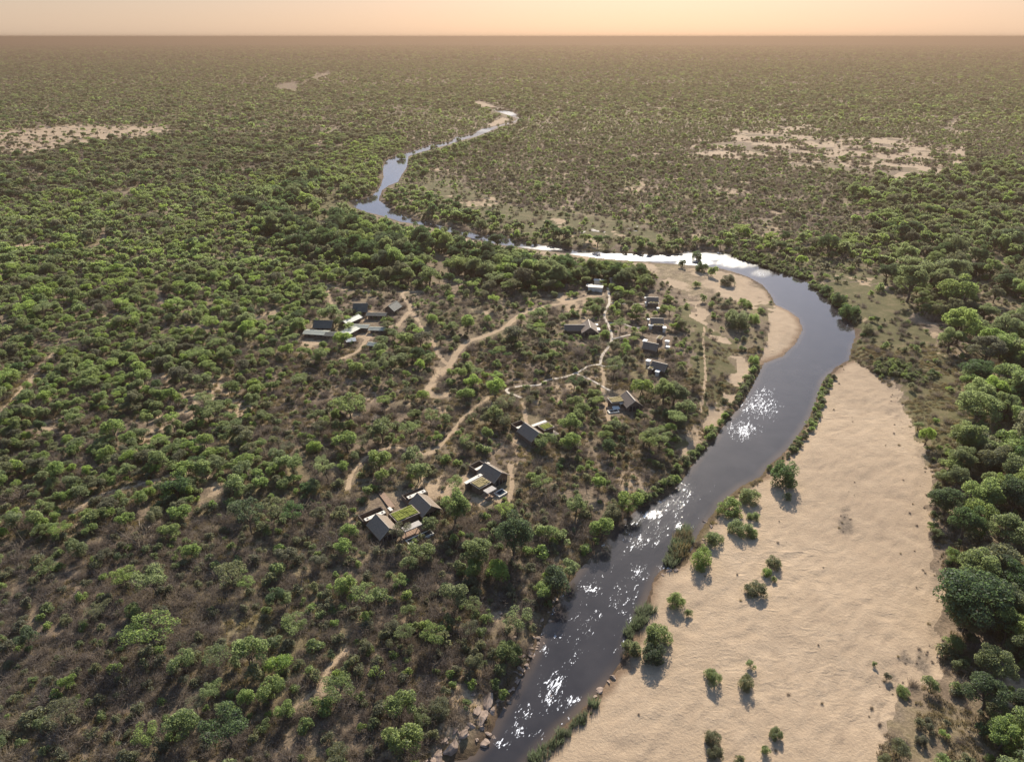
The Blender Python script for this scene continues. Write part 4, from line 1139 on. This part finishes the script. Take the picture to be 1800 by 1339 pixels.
for lab, poly, dens, sz, mixk in REEDS:
    zz = 0.8; pw = at_many(poly, zz)
    lo = pw.min(0); hi = pw.max(0)
    n = int((hi - lo).prod() * dens)
    q = lo + rng.random((n, 2)) * (hi - lo)
    q = q[inside(q[:, 0], q[:, 1], pw)]
    z = np.maximum(height(q[:, 0], q[:, 1]), 0.0)
    kind = 'green_shrub' if mixk == 2 else 'reed'
    cl = ['mid' if rng.random() < .6 else 'olive' for _ in q] if mixk == 2 else ['straw' if (mixk == 1 and rng.random() < .45) else 'reed' for _ in q]
    if mixk == 2:
        k_ = rng.random(len(q)) < 0.45; q = q[k_]; z = z[k_]; cl = [a for a, b_ in zip(cl, k_) if b_]
    mass('reed_bed', lab, 'reeds', kind, q[:, 0], q[:, 1], z, np.clip(rng.normal(sz, 0.25, len(q)), .4, 2) * (0.8 if mixk == 2 else 1), cl, np.zeros(len(q), int))

# twigs and tufts washed up on the sand
lp = at_many(SAND_PX[0][2], 0.9); lo = lp.min(0); hi = lp.max(0)
q = lo + rng.random((5200, 2)) * (hi - lo); q = q[inside(q[:, 0], q[:, 1], lp)]
sdq = river_sd(q[:, 0], q[:, 1]); dens = 0.006 + 0.12 * sstep(0.62, 0.74, fbm(q[:, 0] / 9, q[:, 1] / 9, 121, 3)) + 0.35 * (1 - sstep(0, 9, seg_dist(q[:, 0], q[:, 1], lp, True, 30.0))) * (sdq > 25)
lx, ly, _ = proj(q[:, 0], q[:, 1], np.full(len(q), 0.9))
for px, py, rx, ry_ in [(1487, 918, 15, 30), (1612, 1165, 38, 30), (1580, 1195, 34, 22), (1560, 1260, 40, 50)]: dens = np.maximum(dens, 0.9 * (((lx - px) / rx) ** 2 + ((ly - py) / ry_) ** 2 < 1.2))
q = q[(rng.random(len(q)) < dens) & (sdq > 2)]
mass('drift_litter', 'washed up twigs and small tufts scattered over the sandbank', 'twigs', 'dry_shrub', q[:, 0], q[:, 1], height(q[:, 0], q[:, 1]), np.clip(rng.normal(0.24, 0.1, len(q)), .08, .5), ['grey' if rng.random() < .7 else 'straw' for _ in q], np.zeros(len(q), int))

# ------------------------------------------------------------------ rocks
def rock_mesh(seed, flat):
    import bmesh
    r = np.random.default_rng(seed)
    bm = bmesh.new(); bmesh.ops.create_icosphere(bm, subdivisions=3, radius=1.0)
    pl = r.normal(size=(14, 3)); pl /= np.linalg.norm(pl, axis=1, keepdims=True); dd = 0.45 + 0.4 * r.random(14)
    for v in bm.verts:
        c = np.array(v.co)
        for n_, d_ in zip(pl, dd):
            k = c @ n_
            if k > d_: c = c - n_ * (k - d_)
        c = c * (1 + 0.35 * (float(fbm(np.array([c[0] * 3 + seed]), np.array([c[1] * 3 + c[2] * 2]), seed, 3)[0]) - 0.5))
        v.co = (c[0], c[1], c[2] * flat)
    me = bpy.data.meshes.new('boulder'); bm.to_mesh(me); bm.free()
    return me
RM = [rock_mesh(k, f) for k, f in enumerate((0.55, 0.7, 0.4, 0.6, 0.5))]
rk = np.random.default_rng(3)
ROCKS = [(770, 1330, 36), (793, 1317, 46), (780, 1300, 22), (814, 1292, 34), (800, 1285, 18), (828, 1275, 22), (846, 1278, 18), (857, 1236, 44), (838, 1250, 30), (846, 1264, 38), (866, 1250, 20), (893, 1233, 20), (884, 1244, 12), (851, 1306, 30), (868, 1300, 14),
         (858, 1289, 16), (838, 1300, 12), (797, 1268, 18), (920, 1178, 14), (910, 1200, 14), (902, 1212, 12), (916, 1188, 10), (925, 1168, 10), (932, 1155, 12), (943, 1136, 10), (938, 1120, 9), (905, 1120, 12), (866, 1086, 20), (880, 1078, 12), (852, 1200, 14), (832, 1220, 16),
         (1078, 1190, 18), (1070, 1198, 12), (1054, 1214, 20), (1046, 1224, 12), (969, 1228, 7), (1200, 928, 12), (1175, 1003, 16), (1188, 1002, 12), (1165, 1010, 8), (955, 1112, 9), (1250, 925, 14), (1240, 918, 12), (1236, 948, 8), (1118, 1160, 6), (760, 1336, 26), (745, 1345, 30)]
for k in range(70):
    t_ = rk.random(); a_ = [(765, 1335), (800, 1300), (845, 1262), (868, 1238), (900, 1205), (925, 1165), (945, 1125), (962, 1085), (985, 1045)]
    j_ = t_ * 7.99; i_ = int(j_); f_ = j_ - i_
    ROCKS.append((a_[i_][0] * (1 - f_) + a_[i_ + 1][0] * f_ + rk.normal() * (9 if t_ < .4 else 4), a_[i_][1] * (1 - f_) + a_[i_ + 1][1] * f_ + rk.normal() * 6, 5 + 9 * rk.random() ** 2))
for i, (px, py, wp) in enumerate(ROCKS):
    x, y, z = zat(px, py)
    s = wp * proj(x, y, z)[2] / FPX / 2 * 0.8
    me = RM[i % 5]
    if not me.materials: me.materials.append(M['rock'])
    mid = px > 940 and px < 1210 and py < 1240 and not (1040 < px < 1085)
    where = 'in the broken water of the river' if mid else ('at the sandbank waterline' if px > 1040 else ('on the rocky shore of the lower rapids' if py > 1210 else 'among shore scrub upstream of the rapids'))
    o = link('boulder', me, loc=(float(x), float(y), max(float(z), -0.1) + s * 0.12), rz=float(rk.random() * 6.28), label='%s rounded pink granite boulder %s' % ('large' if wp > 28 else ('medium sized' if wp > 14 else 'small'), where), category='boulder', group='granite boulders ' + where)
    o.scale = (s * 1.25, s * (0.6 + 0.4 * rk.random()), s * (0.55 + 0.25 * rk.random()))
    o.rotation_euler = (rk.normal() * 0.15, rk.normal() * 0.15, float(rk.random() * 6.28))
me = RM[2].copy(); me.materials.clear(); me.materials.append(M['palerock'])
for i, (px, py, wp) in enumerate([(1025, 408, 30), (1045, 405, 26), (1010, 410, 16), (1062, 408, 14), (1105, 402, 18), (1116, 406, 14), (1095, 409, 12), (1120, 398, 10), (1180, 432, 8), (1195, 436, 7), (1178, 424, 6), (1190, 428, 5)]):
    x, y, z = zat(px, py); s = wp * proj(x, y, z)[2] / FPX / 2
    o = link('rock_outcrop', me, loc=(x, y, z - 0.2), rz=float(rk.random() * 6.28), label='%s pale bare rock outcrop on the plain across the river' % ('broad' if wp > 20 else 'small'), category='rock', group='pale outcrops across the river')
    o.scale = (s, s * 0.8, min(s * 0.5, 1.4))

# ------------------------------------------------------------------ footpaths
def ribbon(name, line, width, th, mat, **props):
    p = np.asarray(line); n = len(p)
    d = np.gradient(p, axis=0); d /= np.linalg.norm(d, axis=1, keepdims=True)
    nrm = np.stack([-d[:, 1], d[:, 0]], 1)
    wv_ = width * (0.5 + 0.06 * np.sin(np.arange(n) * 1.7))[:, None]
    l = p + nrm * wv_; r_ = p - nrm * wv_
    z = np.maximum(height(l[:, 0], l[:, 1]), height(r_[:, 0], r_[:, 1])) + th
    v = np.vstack([np.c_[l, z], np.c_[r_, z], np.c_[l, z - th - 0.5], np.c_[r_, z - th - 0.5]])
    i = np.arange(n - 1)
    f = np.vstack([np.stack([i + n, i + n + 1, i + 1, i], 1), np.stack([i, i + 1, i + 2 * n + 1, i + 2 * n], 1), np.stack([i + n + 1, i + n, i + 3 * n, i + 3 * n + 1], 1)])
    return link(name, mesh_np(name, v, f, mat), **props)
PW = [1.4, 1.5, 1.2, 1.2, 1.2, 1.1, 1.2]
for ln, wd in zip(path_w, PW):
    ribbon('footpath', ln, wd, 0.18, M['path'], kind='structure')

# ------------------------------------------------------------------ buildings
class MB:
    def __init__(s): s.v = []; s.f = []
    def box(s, x0, x1, y0, y1, z0, z1):
        o = len(s.v)
        s.v += [(x, y, z) for z in (z0, z1) for x, y in ((x0, y0), (x1, y0), (x1, y1), (x0, y1))]
        s.f += [tuple(o + k for k in q) for q in ((3, 2, 1, 0), (4, 5, 6, 7), (0, 1, 5, 4), (1, 2, 6, 5), (2, 3, 7, 6), (3, 0, 4, 7))]
        return s
    def poly(s, pts, faces):
        o = len(s.v); s.v += list(pts); s.f += [tuple(o + k for k in q) for q in faces]
        return s
    def build(s, name, mat, parent, **props):
        me = bpy.data.meshes.new(name); me.from_pydata(s.v, [], s.f); me.materials.append(mat); me.update()
        return link(name, me, parent, **props)

class House:
    def __init__(s, name, px, py, zc, rot, label, group=None, cat='house'):
        s.x, s.y = at(px, py, LAND + zc); s.rot = R(rot)
        s.z = float(height(np.array([s.x]), np.array([s.y]))[0])
        s.o = link(name, None, loc=(s.x, s.y, s.z), rz=s.rot, label=label, category=cat, group=group)
        s.c, s.s = math.cos(s.rot), math.sin(s.rot)
    def loc(s, px, py, z):
        x, y = at(px, py, s.z + z)
        dx, dy = x - s.x, y - s.y
        return dx * s.c + dy * s.s, -dx * s.s + dy * s.c
    def gable(s, c, L, W, wall=2.8, rise=2.6, over=0.6, roof='roof', wallm='wall', alongx=False, trim='fascia', front=True):
        cx, cy = c
        def P(a, b_, z): return (cx + b_, cy + a, z) if alongx else (cx + a, cy + b_, z)   # a across, b along the ridge
        w2, l2 = W / 2, L / 2
        w_ = MB()
        pts = [P(-w2, -l2, -1), P(w2, -l2, -1), P(w2, l2, -1), P(-w2, l2, -1), P(-w2, -l2, wall), P(w2, -l2, wall), P(w2, l2, wall), P(-w2, l2, wall), P(0, -l2, wall + rise), P(0, l2, wall + rise)]
        w_.poly(pts, [(0, 1, 5, 8, 4), (2, 3, 7, 9, 6), (1, 2, 6, 5), (3, 0, 4, 7)])
        wo = w_.build('wall', M[wallm], s.o)
        th = 0.2; k = rise / w2
        for sg in (-1, 1):
            e0 = w2 + over
            b = MB()
            q = []
            for (a, z) in ((0, wall + rise + 0.03), (sg * e0, wall + rise - k * e0 + 0.03)):
                for yy in (-l2 - over, l2 + over): q.append(P(a, yy, z)); q.append(P(a, yy, z + th))
            b.poly(q, [(0, 1, 3, 2), (4, 6, 7, 5), (0, 4, 5, 1), (2, 3, 7, 6), (1, 5, 7, 3), (0, 2, 6, 4)])
            sl = b.build('roof_slope', M[roof], s.o)
            # shingle courses: thin proud strips along the slope
            nc = 6
            for i in range(1, nc):
                a0 = e0 * i / nc; z0 = wall + rise - k * a0 + 0.03 + th
                b2 = MB(); q = []
                for (a, z) in ((a0 - 0.16, z0 + 0.16 * k + 0.045), (a0, z0 + 0.045), (a0, z0 - 0.02), (a0 - 0.16, z0 + 0.16 * k - 0.02)):
                    for yy in (-l2 - over + 0.05, l2 + over - 0.05): q.append(P(sg * a, yy, z))
                b2.poly(q, [(0, 2, 3, 1), (2, 4, 5, 3), (4, 6, 7, 5), (6, 0, 1, 7), (0, 6, 4, 2), (1, 3, 5, 7)])
                b2.build('shingle_course', M[roof], sl)
        # barge boards at both gable ends and a ridge cap, in one trim material
        for yy in (-l2 - over, l2 + over):
            for sg in (-1, 1):
                e0 = w2 + over + 0.05; y2 = yy + math.copysign(0.14, yy)
                z0 = wall + rise + 0.05; z1 = wall + rise - k * e0 + 0.05
                q = [P(0, yy, z0 - .1), P(0, yy, z0 + .26), P(0, y2, z0 - .1), P(0, y2, z0 + .26), P(sg * e0, yy, z1 - .1), P(sg * e0, yy, z1 + .26), P(sg * e0, y2, z1 - .1), P(sg * e0, y2, z1 + .26)]
                MB().poly(q, [(0, 1, 3, 2), (4, 6, 7, 5), (0, 4, 5, 1), (2, 3, 7, 6), (1, 5, 7, 3), (0, 2, 6, 4)]).build('barge_board', M[trim], s.o)
        h_ = wall + rise + 0.2
        q = P(-0.18, -l2 - over - .05, h_), P(0.18, l2 + over + .05, h_ + 0.14)
        MB().box(min(q[0][0], q[1][0]), max(q[0][0], q[1][0]), min(q[0][1], q[1][1]), max(q[0][1], q[1][1]), h_ - 0.1, h_ + 0.12).build('ridge_cap', M[trim], s.o)
        if front:
            yb = -l2 - 0.04
            q = [P(-w2 * .72, yb, 0.1), P(w2 * .72, yb, 0.1), P(w2 * .72, yb, wall * .9), P(-w2 * .72, yb, wall * .9)]
            q2 = [P(-w2 * .72, yb - .06, 0.1), P(w2 * .72, yb - .06, 0.1), P(w2 * .72, yb - .06, wall * .9), P(-w2 * .72, yb - .06, wall * .9)]
            d_ = MB().poly(q + q2, [(0, 1, 2, 3), (7, 6, 5, 4), (0, 4, 5, 1), (1, 5, 6, 2), (2, 6, 7, 3), (3, 7, 4, 0)]).build('glass_door', M['glass'], s.o)
            for a in (-w2 * .72, -w2 * .24, w2 * .24, w2 * .72):
                p0 = P(a - .06, yb - .14, .1); p1 = P(a + .06, yb - .05, wall * .9)
                MB().box(min(p0[0], p1[0]), max(p0[0], p1[0]), min(p0[1], p1[1]), max(p0[1], p1[1]), .1, wall * .9).build('door_frame', M['fascia'], d_)
    def flat(s, c, LX, LY, z=3.0, th=0.3, mat='slab', wall=True, green=None, rows_=6, holes=(), wallm='wall'):
        cx, cy = c
        if wall: MB().box(cx - LX / 2 + .35, cx + LX / 2 - .35, cy - LY / 2 + .35, cy + LY / 2 - .35, -1, z - th + .01).build('wall', M[wallm], s.o)
        else:
            for a in (-1, 1):
                for b_ in (-1, 1):
                    MB().box(cx + a * (LX / 2 - .3) - .1, cx + a * (LX / 2 - .3) + .1, cy + b_ * (LY / 2 - .3) - .1, cy + b_ * (LY / 2 - .3) + .1, -1, z - th + .01).build('post', M['fascia'], s.o)
        rf = MB().box(cx - LX / 2, cx + LX / 2, cy - LY / 2, cy + LY / 2, z - th, z).build('flat_roof', M[mat], s.o)
        if green:
            MB().box(cx - LX / 2 + .25, cx + LX / 2 - .25, cy - LY / 2 + .25, cy + LY / 2 - .25, z - .05, z + .06).build('gravel_bed', M['gravel'], rf)
            st = (LY - .7) / rows_
            r = random.Random(int(LX * 100))
            for k in range(rows_):
                y0 = cy - LY / 2 + .35 + k * st
                nseg = 5; seg = (LX - .7) / nseg
                b = MB()
                for j in range(nseg):
                    x0 = cx - LX / 2 + .35 + j * seg
                    b.box(x0 + .03 * r.random(), x0 + seg, y0 + .12 * r.random(), y0 + st * (.72 + .2 * r.random()), z + .05, z + .16 + .2 * r.random())
                b.build('planting_strip', M[green], rf)
        for (hx, hy, hs) in holes:
            MB().box(cx + hx - hs / 2, cx + hx + hs / 2, cy + hy - hs / 2, cy + hy + hs / 2, z - .02, z + .05).build('skylight', M['glass'], rf)
        return rf
    def court(s, c, LX, LY, h=2.2, t=.3, mat='wall', cap='bark'):
        cx, cy = c
        for (x0, x1, y0, y1) in ((-LX / 2, LX / 2, LY / 2 - t, LY / 2), (-LX / 2, LX / 2, -LY / 2, -LY / 2 + t), (-LX / 2, -LX / 2 + t, -LY / 2 + t, LY / 2 - t), (LX / 2 - t, LX / 2, -LY / 2 + t, LY / 2 - t)):
            w_ = MB().box(cx + x0, cx + x1, cy + y0, cy + y1, -1, h).build('court_wall', M[mat], s.o)
            MB().box(cx + x0 - .04, cx + x1 + .04, cy + y0 - .04, cy + y1 + .04, h, h + .1).build('coping', M[cap], w_)
        MB().box(cx - LX / 2 + t, cx + LX / 2 - t, cy - LY / 2 + t, cy + LY / 2 - t, -.4, .12).build('court_floor', M['deck'], s.o)
    def deck(s, c, LX, LY, z=0.5, mat='deck', board=.8):
        cx, cy = c; n = max(3, int(LX / board)); st = LX / n
        for k in range(n):
            MB().box(cx - LX / 2 + k * st + .03, cx - LX / 2 + (k + 1) * st - .03, cy - LY / 2, cy + LY / 2, -1, z + .015 * (k % 3)).build('deck_board', M[mat], s.o)
    def pool(s, c, LX, LY, z=0.7, rim='plaster'):
        cx, cy = c; t = .35
        p = MB().box(cx - LX / 2 + t - .02, cx + LX / 2 - t + .02, cy - LY / 2 + t - .02, cy + LY / 2 - t + .02, -1, z - .18).build('pool_water', M['pool'], s.o)
        for (x0, x1, y0, y1) in ((-LX / 2, LX / 2, LY / 2 - t, LY / 2), (-LX / 2, LX / 2, -LY / 2, -LY / 2 + t), (-LX / 2, -LX / 2 + t, -LY / 2 + t, LY / 2 - t), (LX / 2 - t, LX / 2, -LY / 2 + t, LY / 2 - t)):
            MB().box(cx + x0, cx + x1, cy + y0, cy + y1, -1.2, z).build('pool_rim', M[rim], s.o)

# villa with two gabled roofs
h = House('villa', 711, 902, 3.3, 37, 'large villa of two grey gabled roofs flanking a green striped planted roof')
h.gable(h.loc(746, 878, 5.4), 8.4, 6.8)
h.gable(h.loc(673, 916, 5.4), 8.4, 6.8)
h.flat(h.loc(711, 902, 3.3), 8.8, 5.8, 3.3, mat='fascia', green='turf', rows_=7)
h.flat(h.loc(724, 924, 3.0), 6.6, 2.6, 3.0, mat='slab', wall=False)
h.pool(h.loc(738, 943, .7), 9.6, 2.6)
h.deck(h.loc(728, 932, .5), 10, 4.2)
h.court(h.loc(729, 868, 2.2), 8.6, 4.2)
h.flat(h.loc(732, 868, 2.9), 7.2, 1.6, 2.9, mat='plaster', holes=((-2.6, 0, .7), (2.6, 0, .7)))
h.court(h.loc(654, 903, 2.2), 8.8, 4.2)
h.flat(h.loc(659, 906, 2.9), 7.6, 1.6, 2.9, mat='plaster', holes=((-2.8, 0, .7), (2.8, 0, .7)))
h.flat(h.loc(686, 894, 2.6), 1.1, 2.2, 2.6, mat='plaster')
# boardwalk to it
p0 = np.array(at(661, 857)); p1 = np.array(at(690, 895))
L_ = float(np.linalg.norm(p1 - p0)); ang = math.atan2(p1[1] - p0[1], p1[0] - p0[0])
bw = link('boardwalk', None, loc=(p0[0], p0[1], float(height(p0[:1], p0[1:])[0]) + .5), rz=ang, label='straight brown plank boardwalk leading to the villa with two gables', category='boardwalk')
n_b = int(L_ / .55)
for k in range(n_b):
    MB().box(k * L_ / n_b + .02, (k + 1) * L_ / n_b - .02, -1.05, 1.05, -.1, .08 + .02 * (k % 2)).build('plank', M['deck'], bw)
for k in range(0, n_b, 4):
    for sg in (-1, 1): MB().box(k * L_ / n_b, k * L_ / n_b + .15, sg * .9 - .08, sg * .9 + .08, -1.6, -.09).build('post', M['bark'], bw)

h = House('villa', 845, 848, 3.2, 44, 'villa with dark gable and yellow green planted roof beside a small pool')
h.gable(h.loc(867, 822, 5.4), 8.0, 7.0)
h.flat(h.loc(845, 848, 3.2), 6.0, 5.2, 3.2, mat='fascia', green='dryturf', rows_=6)
h.flat(h.loc(832, 841, 3.4), 8.2, 1.5, 3.4, mat='plaster', holes=((2.6, 0, .6),))
h.flat(h.loc(861, 860, 2.8), 4.4, 2.6, 2.8, mat='slab', wall=False)
h.pool(h.loc(880, 865, .8), 4.2, 3.2)
h.deck(h.loc(865, 868, .5), 7, 3)
h.court(h.loc(839, 817, 2.2), 5.4, 3.8)
h.flat(h.loc(848, 819, 2.8), 7.0, 1.3, 2.8, mat='plaster')

h = House('villa', 936, 752, 5.2, 35, 'dark gabled villa with small green roof at the end of the sandy trail')
h.gable(h.loc(935, 752, 5.4), 9.0, 7.0)
h.flat(h.loc(960, 749, 3.2), 5.4, 4.6, 3.2, mat='fascia', green='turf', rows_=5)
h.flat(h.loc(947, 744, 2.9), 8.0, 1.6, 2.9, mat='plaster')
h.court(h.loc(912, 745, 2.2), 5.6, 4.0)
h.flat(h.loc(917, 749, 2.7), 5.0, 1.4, 2.7, mat='plaster')
h.deck(h.loc(968, 762, .6), 6, 4, mat='slab')

h = House('villa', 1085, 703, 3.1, 14, 'villa with straw coloured flat roof joined to a dark gable facing the river')
h.flat(h.loc(1083, 702, 3.2), 6.4, 5.4, 3.2, mat='fascia', green='dryturf', rows_=5)
h.gable(h.loc(1109, 697, 5.2), 8.6, 6.8)
h.deck(h.loc(1090, 716, .6), 12, 4.5)
h.flat(h.loc(1094, 707, 2.6), 3.0, 2.0, 2.6, mat='plaster', wall=False)
h.pool(h.loc(1078, 722, .7), 5, 2.6)

def cottage(gp, rot, fp, whites, lab, g=(6.6, 6.0), f=(5.4, 2.6)):
    h = House('cottage', gp[0], gp[1], 4.6, rot, lab)
    h.gable(h.loc(gp[0], gp[1], 4.9), g[0], g[1], 2.6, 2.3)
    h.flat(h.loc(fp[0], fp[1], 3.0), f[0], f[1], 3.0, mat='fascia', green='dryturf', rows_=3)
    for k, (px, py, lx, ly) in enumerate(whites):
        h.flat(h.loc(px, py, 2.6), lx, ly, 2.6 + .04 * k, mat='white', wallm='plaster')
    return h
cottage((1160, 638), 58, (1146, 645), [(1140, 633, 2.6, 2.4), (1156, 652, 2.4, 2.2)], 'cottage with dark gable beside the end of the southern path fork')
cottage((1145, 603), 62, (1160, 593), [(1134, 598, 3.4, 2.2), (1173, 599, 2.2, 2.4), (1174, 609, 1.8, 2.2)], 'cottage with beige flat roof behind its dark gable and white terrace')
cottage((1155, 560), 84, (1157, 571), [(1144, 571, 2.0, 2.6), (1168, 575, 3.0, 2.2), (1140, 561, 1.8, 1.6)], 'cottage with beige flat roof between two white wings, second from the river bend', (6.0, 7.0), (2.6, 6.0))
cottage((1147, 523), 84, (1149, 532), [(1137, 531, 2.0, 2.4), (1157, 541, 1.8, 1.8), (1135, 523, 1.6, 1.6)], 'cottage beside the dry sand flat, first from the river bend', (6.0, 7.2), (2.6, 6.2))

h = House('lodge_house', 1036, 571, 4.8, 0, 'dark roofed lodge house with pale ridges and a white end wall by the main path')
h.gable(h.loc(1014, 572, 4.2), 13, 5.2, 2.4, 2.0, alongx=True)
h.gable(h.loc(1036, 569, 5.8), 11, 8.4, 2.8, 3.0)
h.flat(h.loc(1049, 578, 2.8), 3.6, 3.4, 2.8, mat='white', wallm='plaster')
h.flat(h.loc(1048, 570, 2.6), 2.2, 2.2, 2.6, mat='white', wallm='plaster')
h = House('main_lodge', 1047, 503, 3.4, -12, 'low main lodge with pale flat roofs half hidden under trees')
h.flat(h.loc(1047, 503, 3.2), 10, 5, 3.2, mat='plaster', wallm='plaster')
h.flat(h.loc(1053, 492, 3.2), 7, 3.4, 3.3, mat='plaster', wallm='plaster')
h.flat(h.loc(1036, 501, 2.9), 4, 5, 2.9, mat='slab')
h = House('thatched_hall', 1090, 489, 4.6, 4, 'dark thatched hall under trees behind the pale roofed main lodge')
h.gable(h.loc(1090, 489, 5.4), 13, 9, 2.6, 3.0, alongx=True)

def shed(px, py, rot, L, W, lab, roof='tin', wall=2.4, rise=0.5, name='staff_house'):
    h = House(name, px, py, wall + rise * .6, rot, lab, cat='building')
    h.gable((0, 0), L, W, wall, rise, .9, roof, 'wall', True, roof, False)
    for k in (-1, 0, 1):
        if L > 6: 
            MB().box(k * L * .3 - .5, k * L * .3 + .5, -W / 2 - .05, -W / 2 + .01, .9, 2.0).build('window', M['glass'], h.o)
    MB().box(L * .15 - .45, L * .15 + .45, -W / 2 - .06, -W / 2 + .01, 0, 2.0).build('door', M['darktin'], h.o)
shed(556, 582, -8, 12, 5, 'long pale green iron roof at the far end of the staff compound')
shed(569, 566, -3, 9, 7, 'dark green roofed staff hall behind the long pale roof', 'darktin', 2.8, 2.4)
shed(589, 585, -6, 9, 4.5, 'low dark iron roof between the two pale green roofs', 'darktin')
shed(612, 580, 62, 11, 5, 'pale ribbed iron roof set crosswise in the staff compound')
shed(617, 559, 58, 11, 4, 'narrow grey iron roof behind the crosswise shed', 'tin', 2.6, 0.9)
shed(632, 571, -4, 9, 4, 'bright pale roof along the yard, nearer the crosswise shed')
shed(664, 575, -4, 8, 3.6, 'bright pale roof along the yard, at its open end')
shed(657, 603, -14, 4.5, 3, 'small pale shelter roof below the bare yard')
shed(616, 595, 20, 3.4, 3, 'small white outbuilding below the crosswise shed', 'white')
shed(634, 537, 0, 7, 7, 'dark hip like roof with pale top behind the compound yard', 'darktin', 2.8, 3.2)
shed(690, 536, 68, 8, 6, 'grey gabled house beside the sandy compound entrance', 'darktin', 2.8, 2.4)
shed(662, 551, -2, 10, 3.6, 'long low dark roof between the hip roof and the yard', 'darktin')

# sun beds on the river deck
for k, (px, py) in enumerate([(1080, 715), (1086, 715), (1101, 714)]):
    x, y = at(px, py, LAND + .9)
    zt = float(height(np.array([x]), np.array([y]))[0]) + .54
    b = link('sun_bed', None, loc=(x, y, zt), rz=R(14), label='white cushioned sun bed on the deck of the straw roofed villa', category='sun bed', group='sun beds on the river deck')
    MB().box(-.8, .8, -1.0, 1.0, .22, .4).build('cushion', M['white'], b)
    MB().box(-.8, .8, .7, 1.0, .4, .75).build('backrest', M['white'], b)
    for sx2 in (-.7, .7):
        for sy2 in (-.9, .9): MB().box(sx2 - .05, sx2 + .05, sy2 - .05, sy2 + .05, -.1, .221).build('leg', M['fascia'], b)

# ------------------------------------------------------------------ dusty air
def haze():
    m, t, out = new_mat('dusty_air')
    v = t.nodes.new('ShaderNodeVolumePrincipled')
    v.inputs['Color'].default_value = (0.235, 0.165, 0.115, 1)
    v.inputs['Density'].default_value = 0.00017
    v.inputs['Anisotropy'].default_value = 0.4
    t.links.new(v.outputs[0], out.inputs['Volume'])
    MB().box(-90000, 90000, -3000, 90000, -8, CAMZ + 6).build('haze', m, None, kind='stuff', label='warm dusty haze lying over the whole plain', category='haze')
haze()
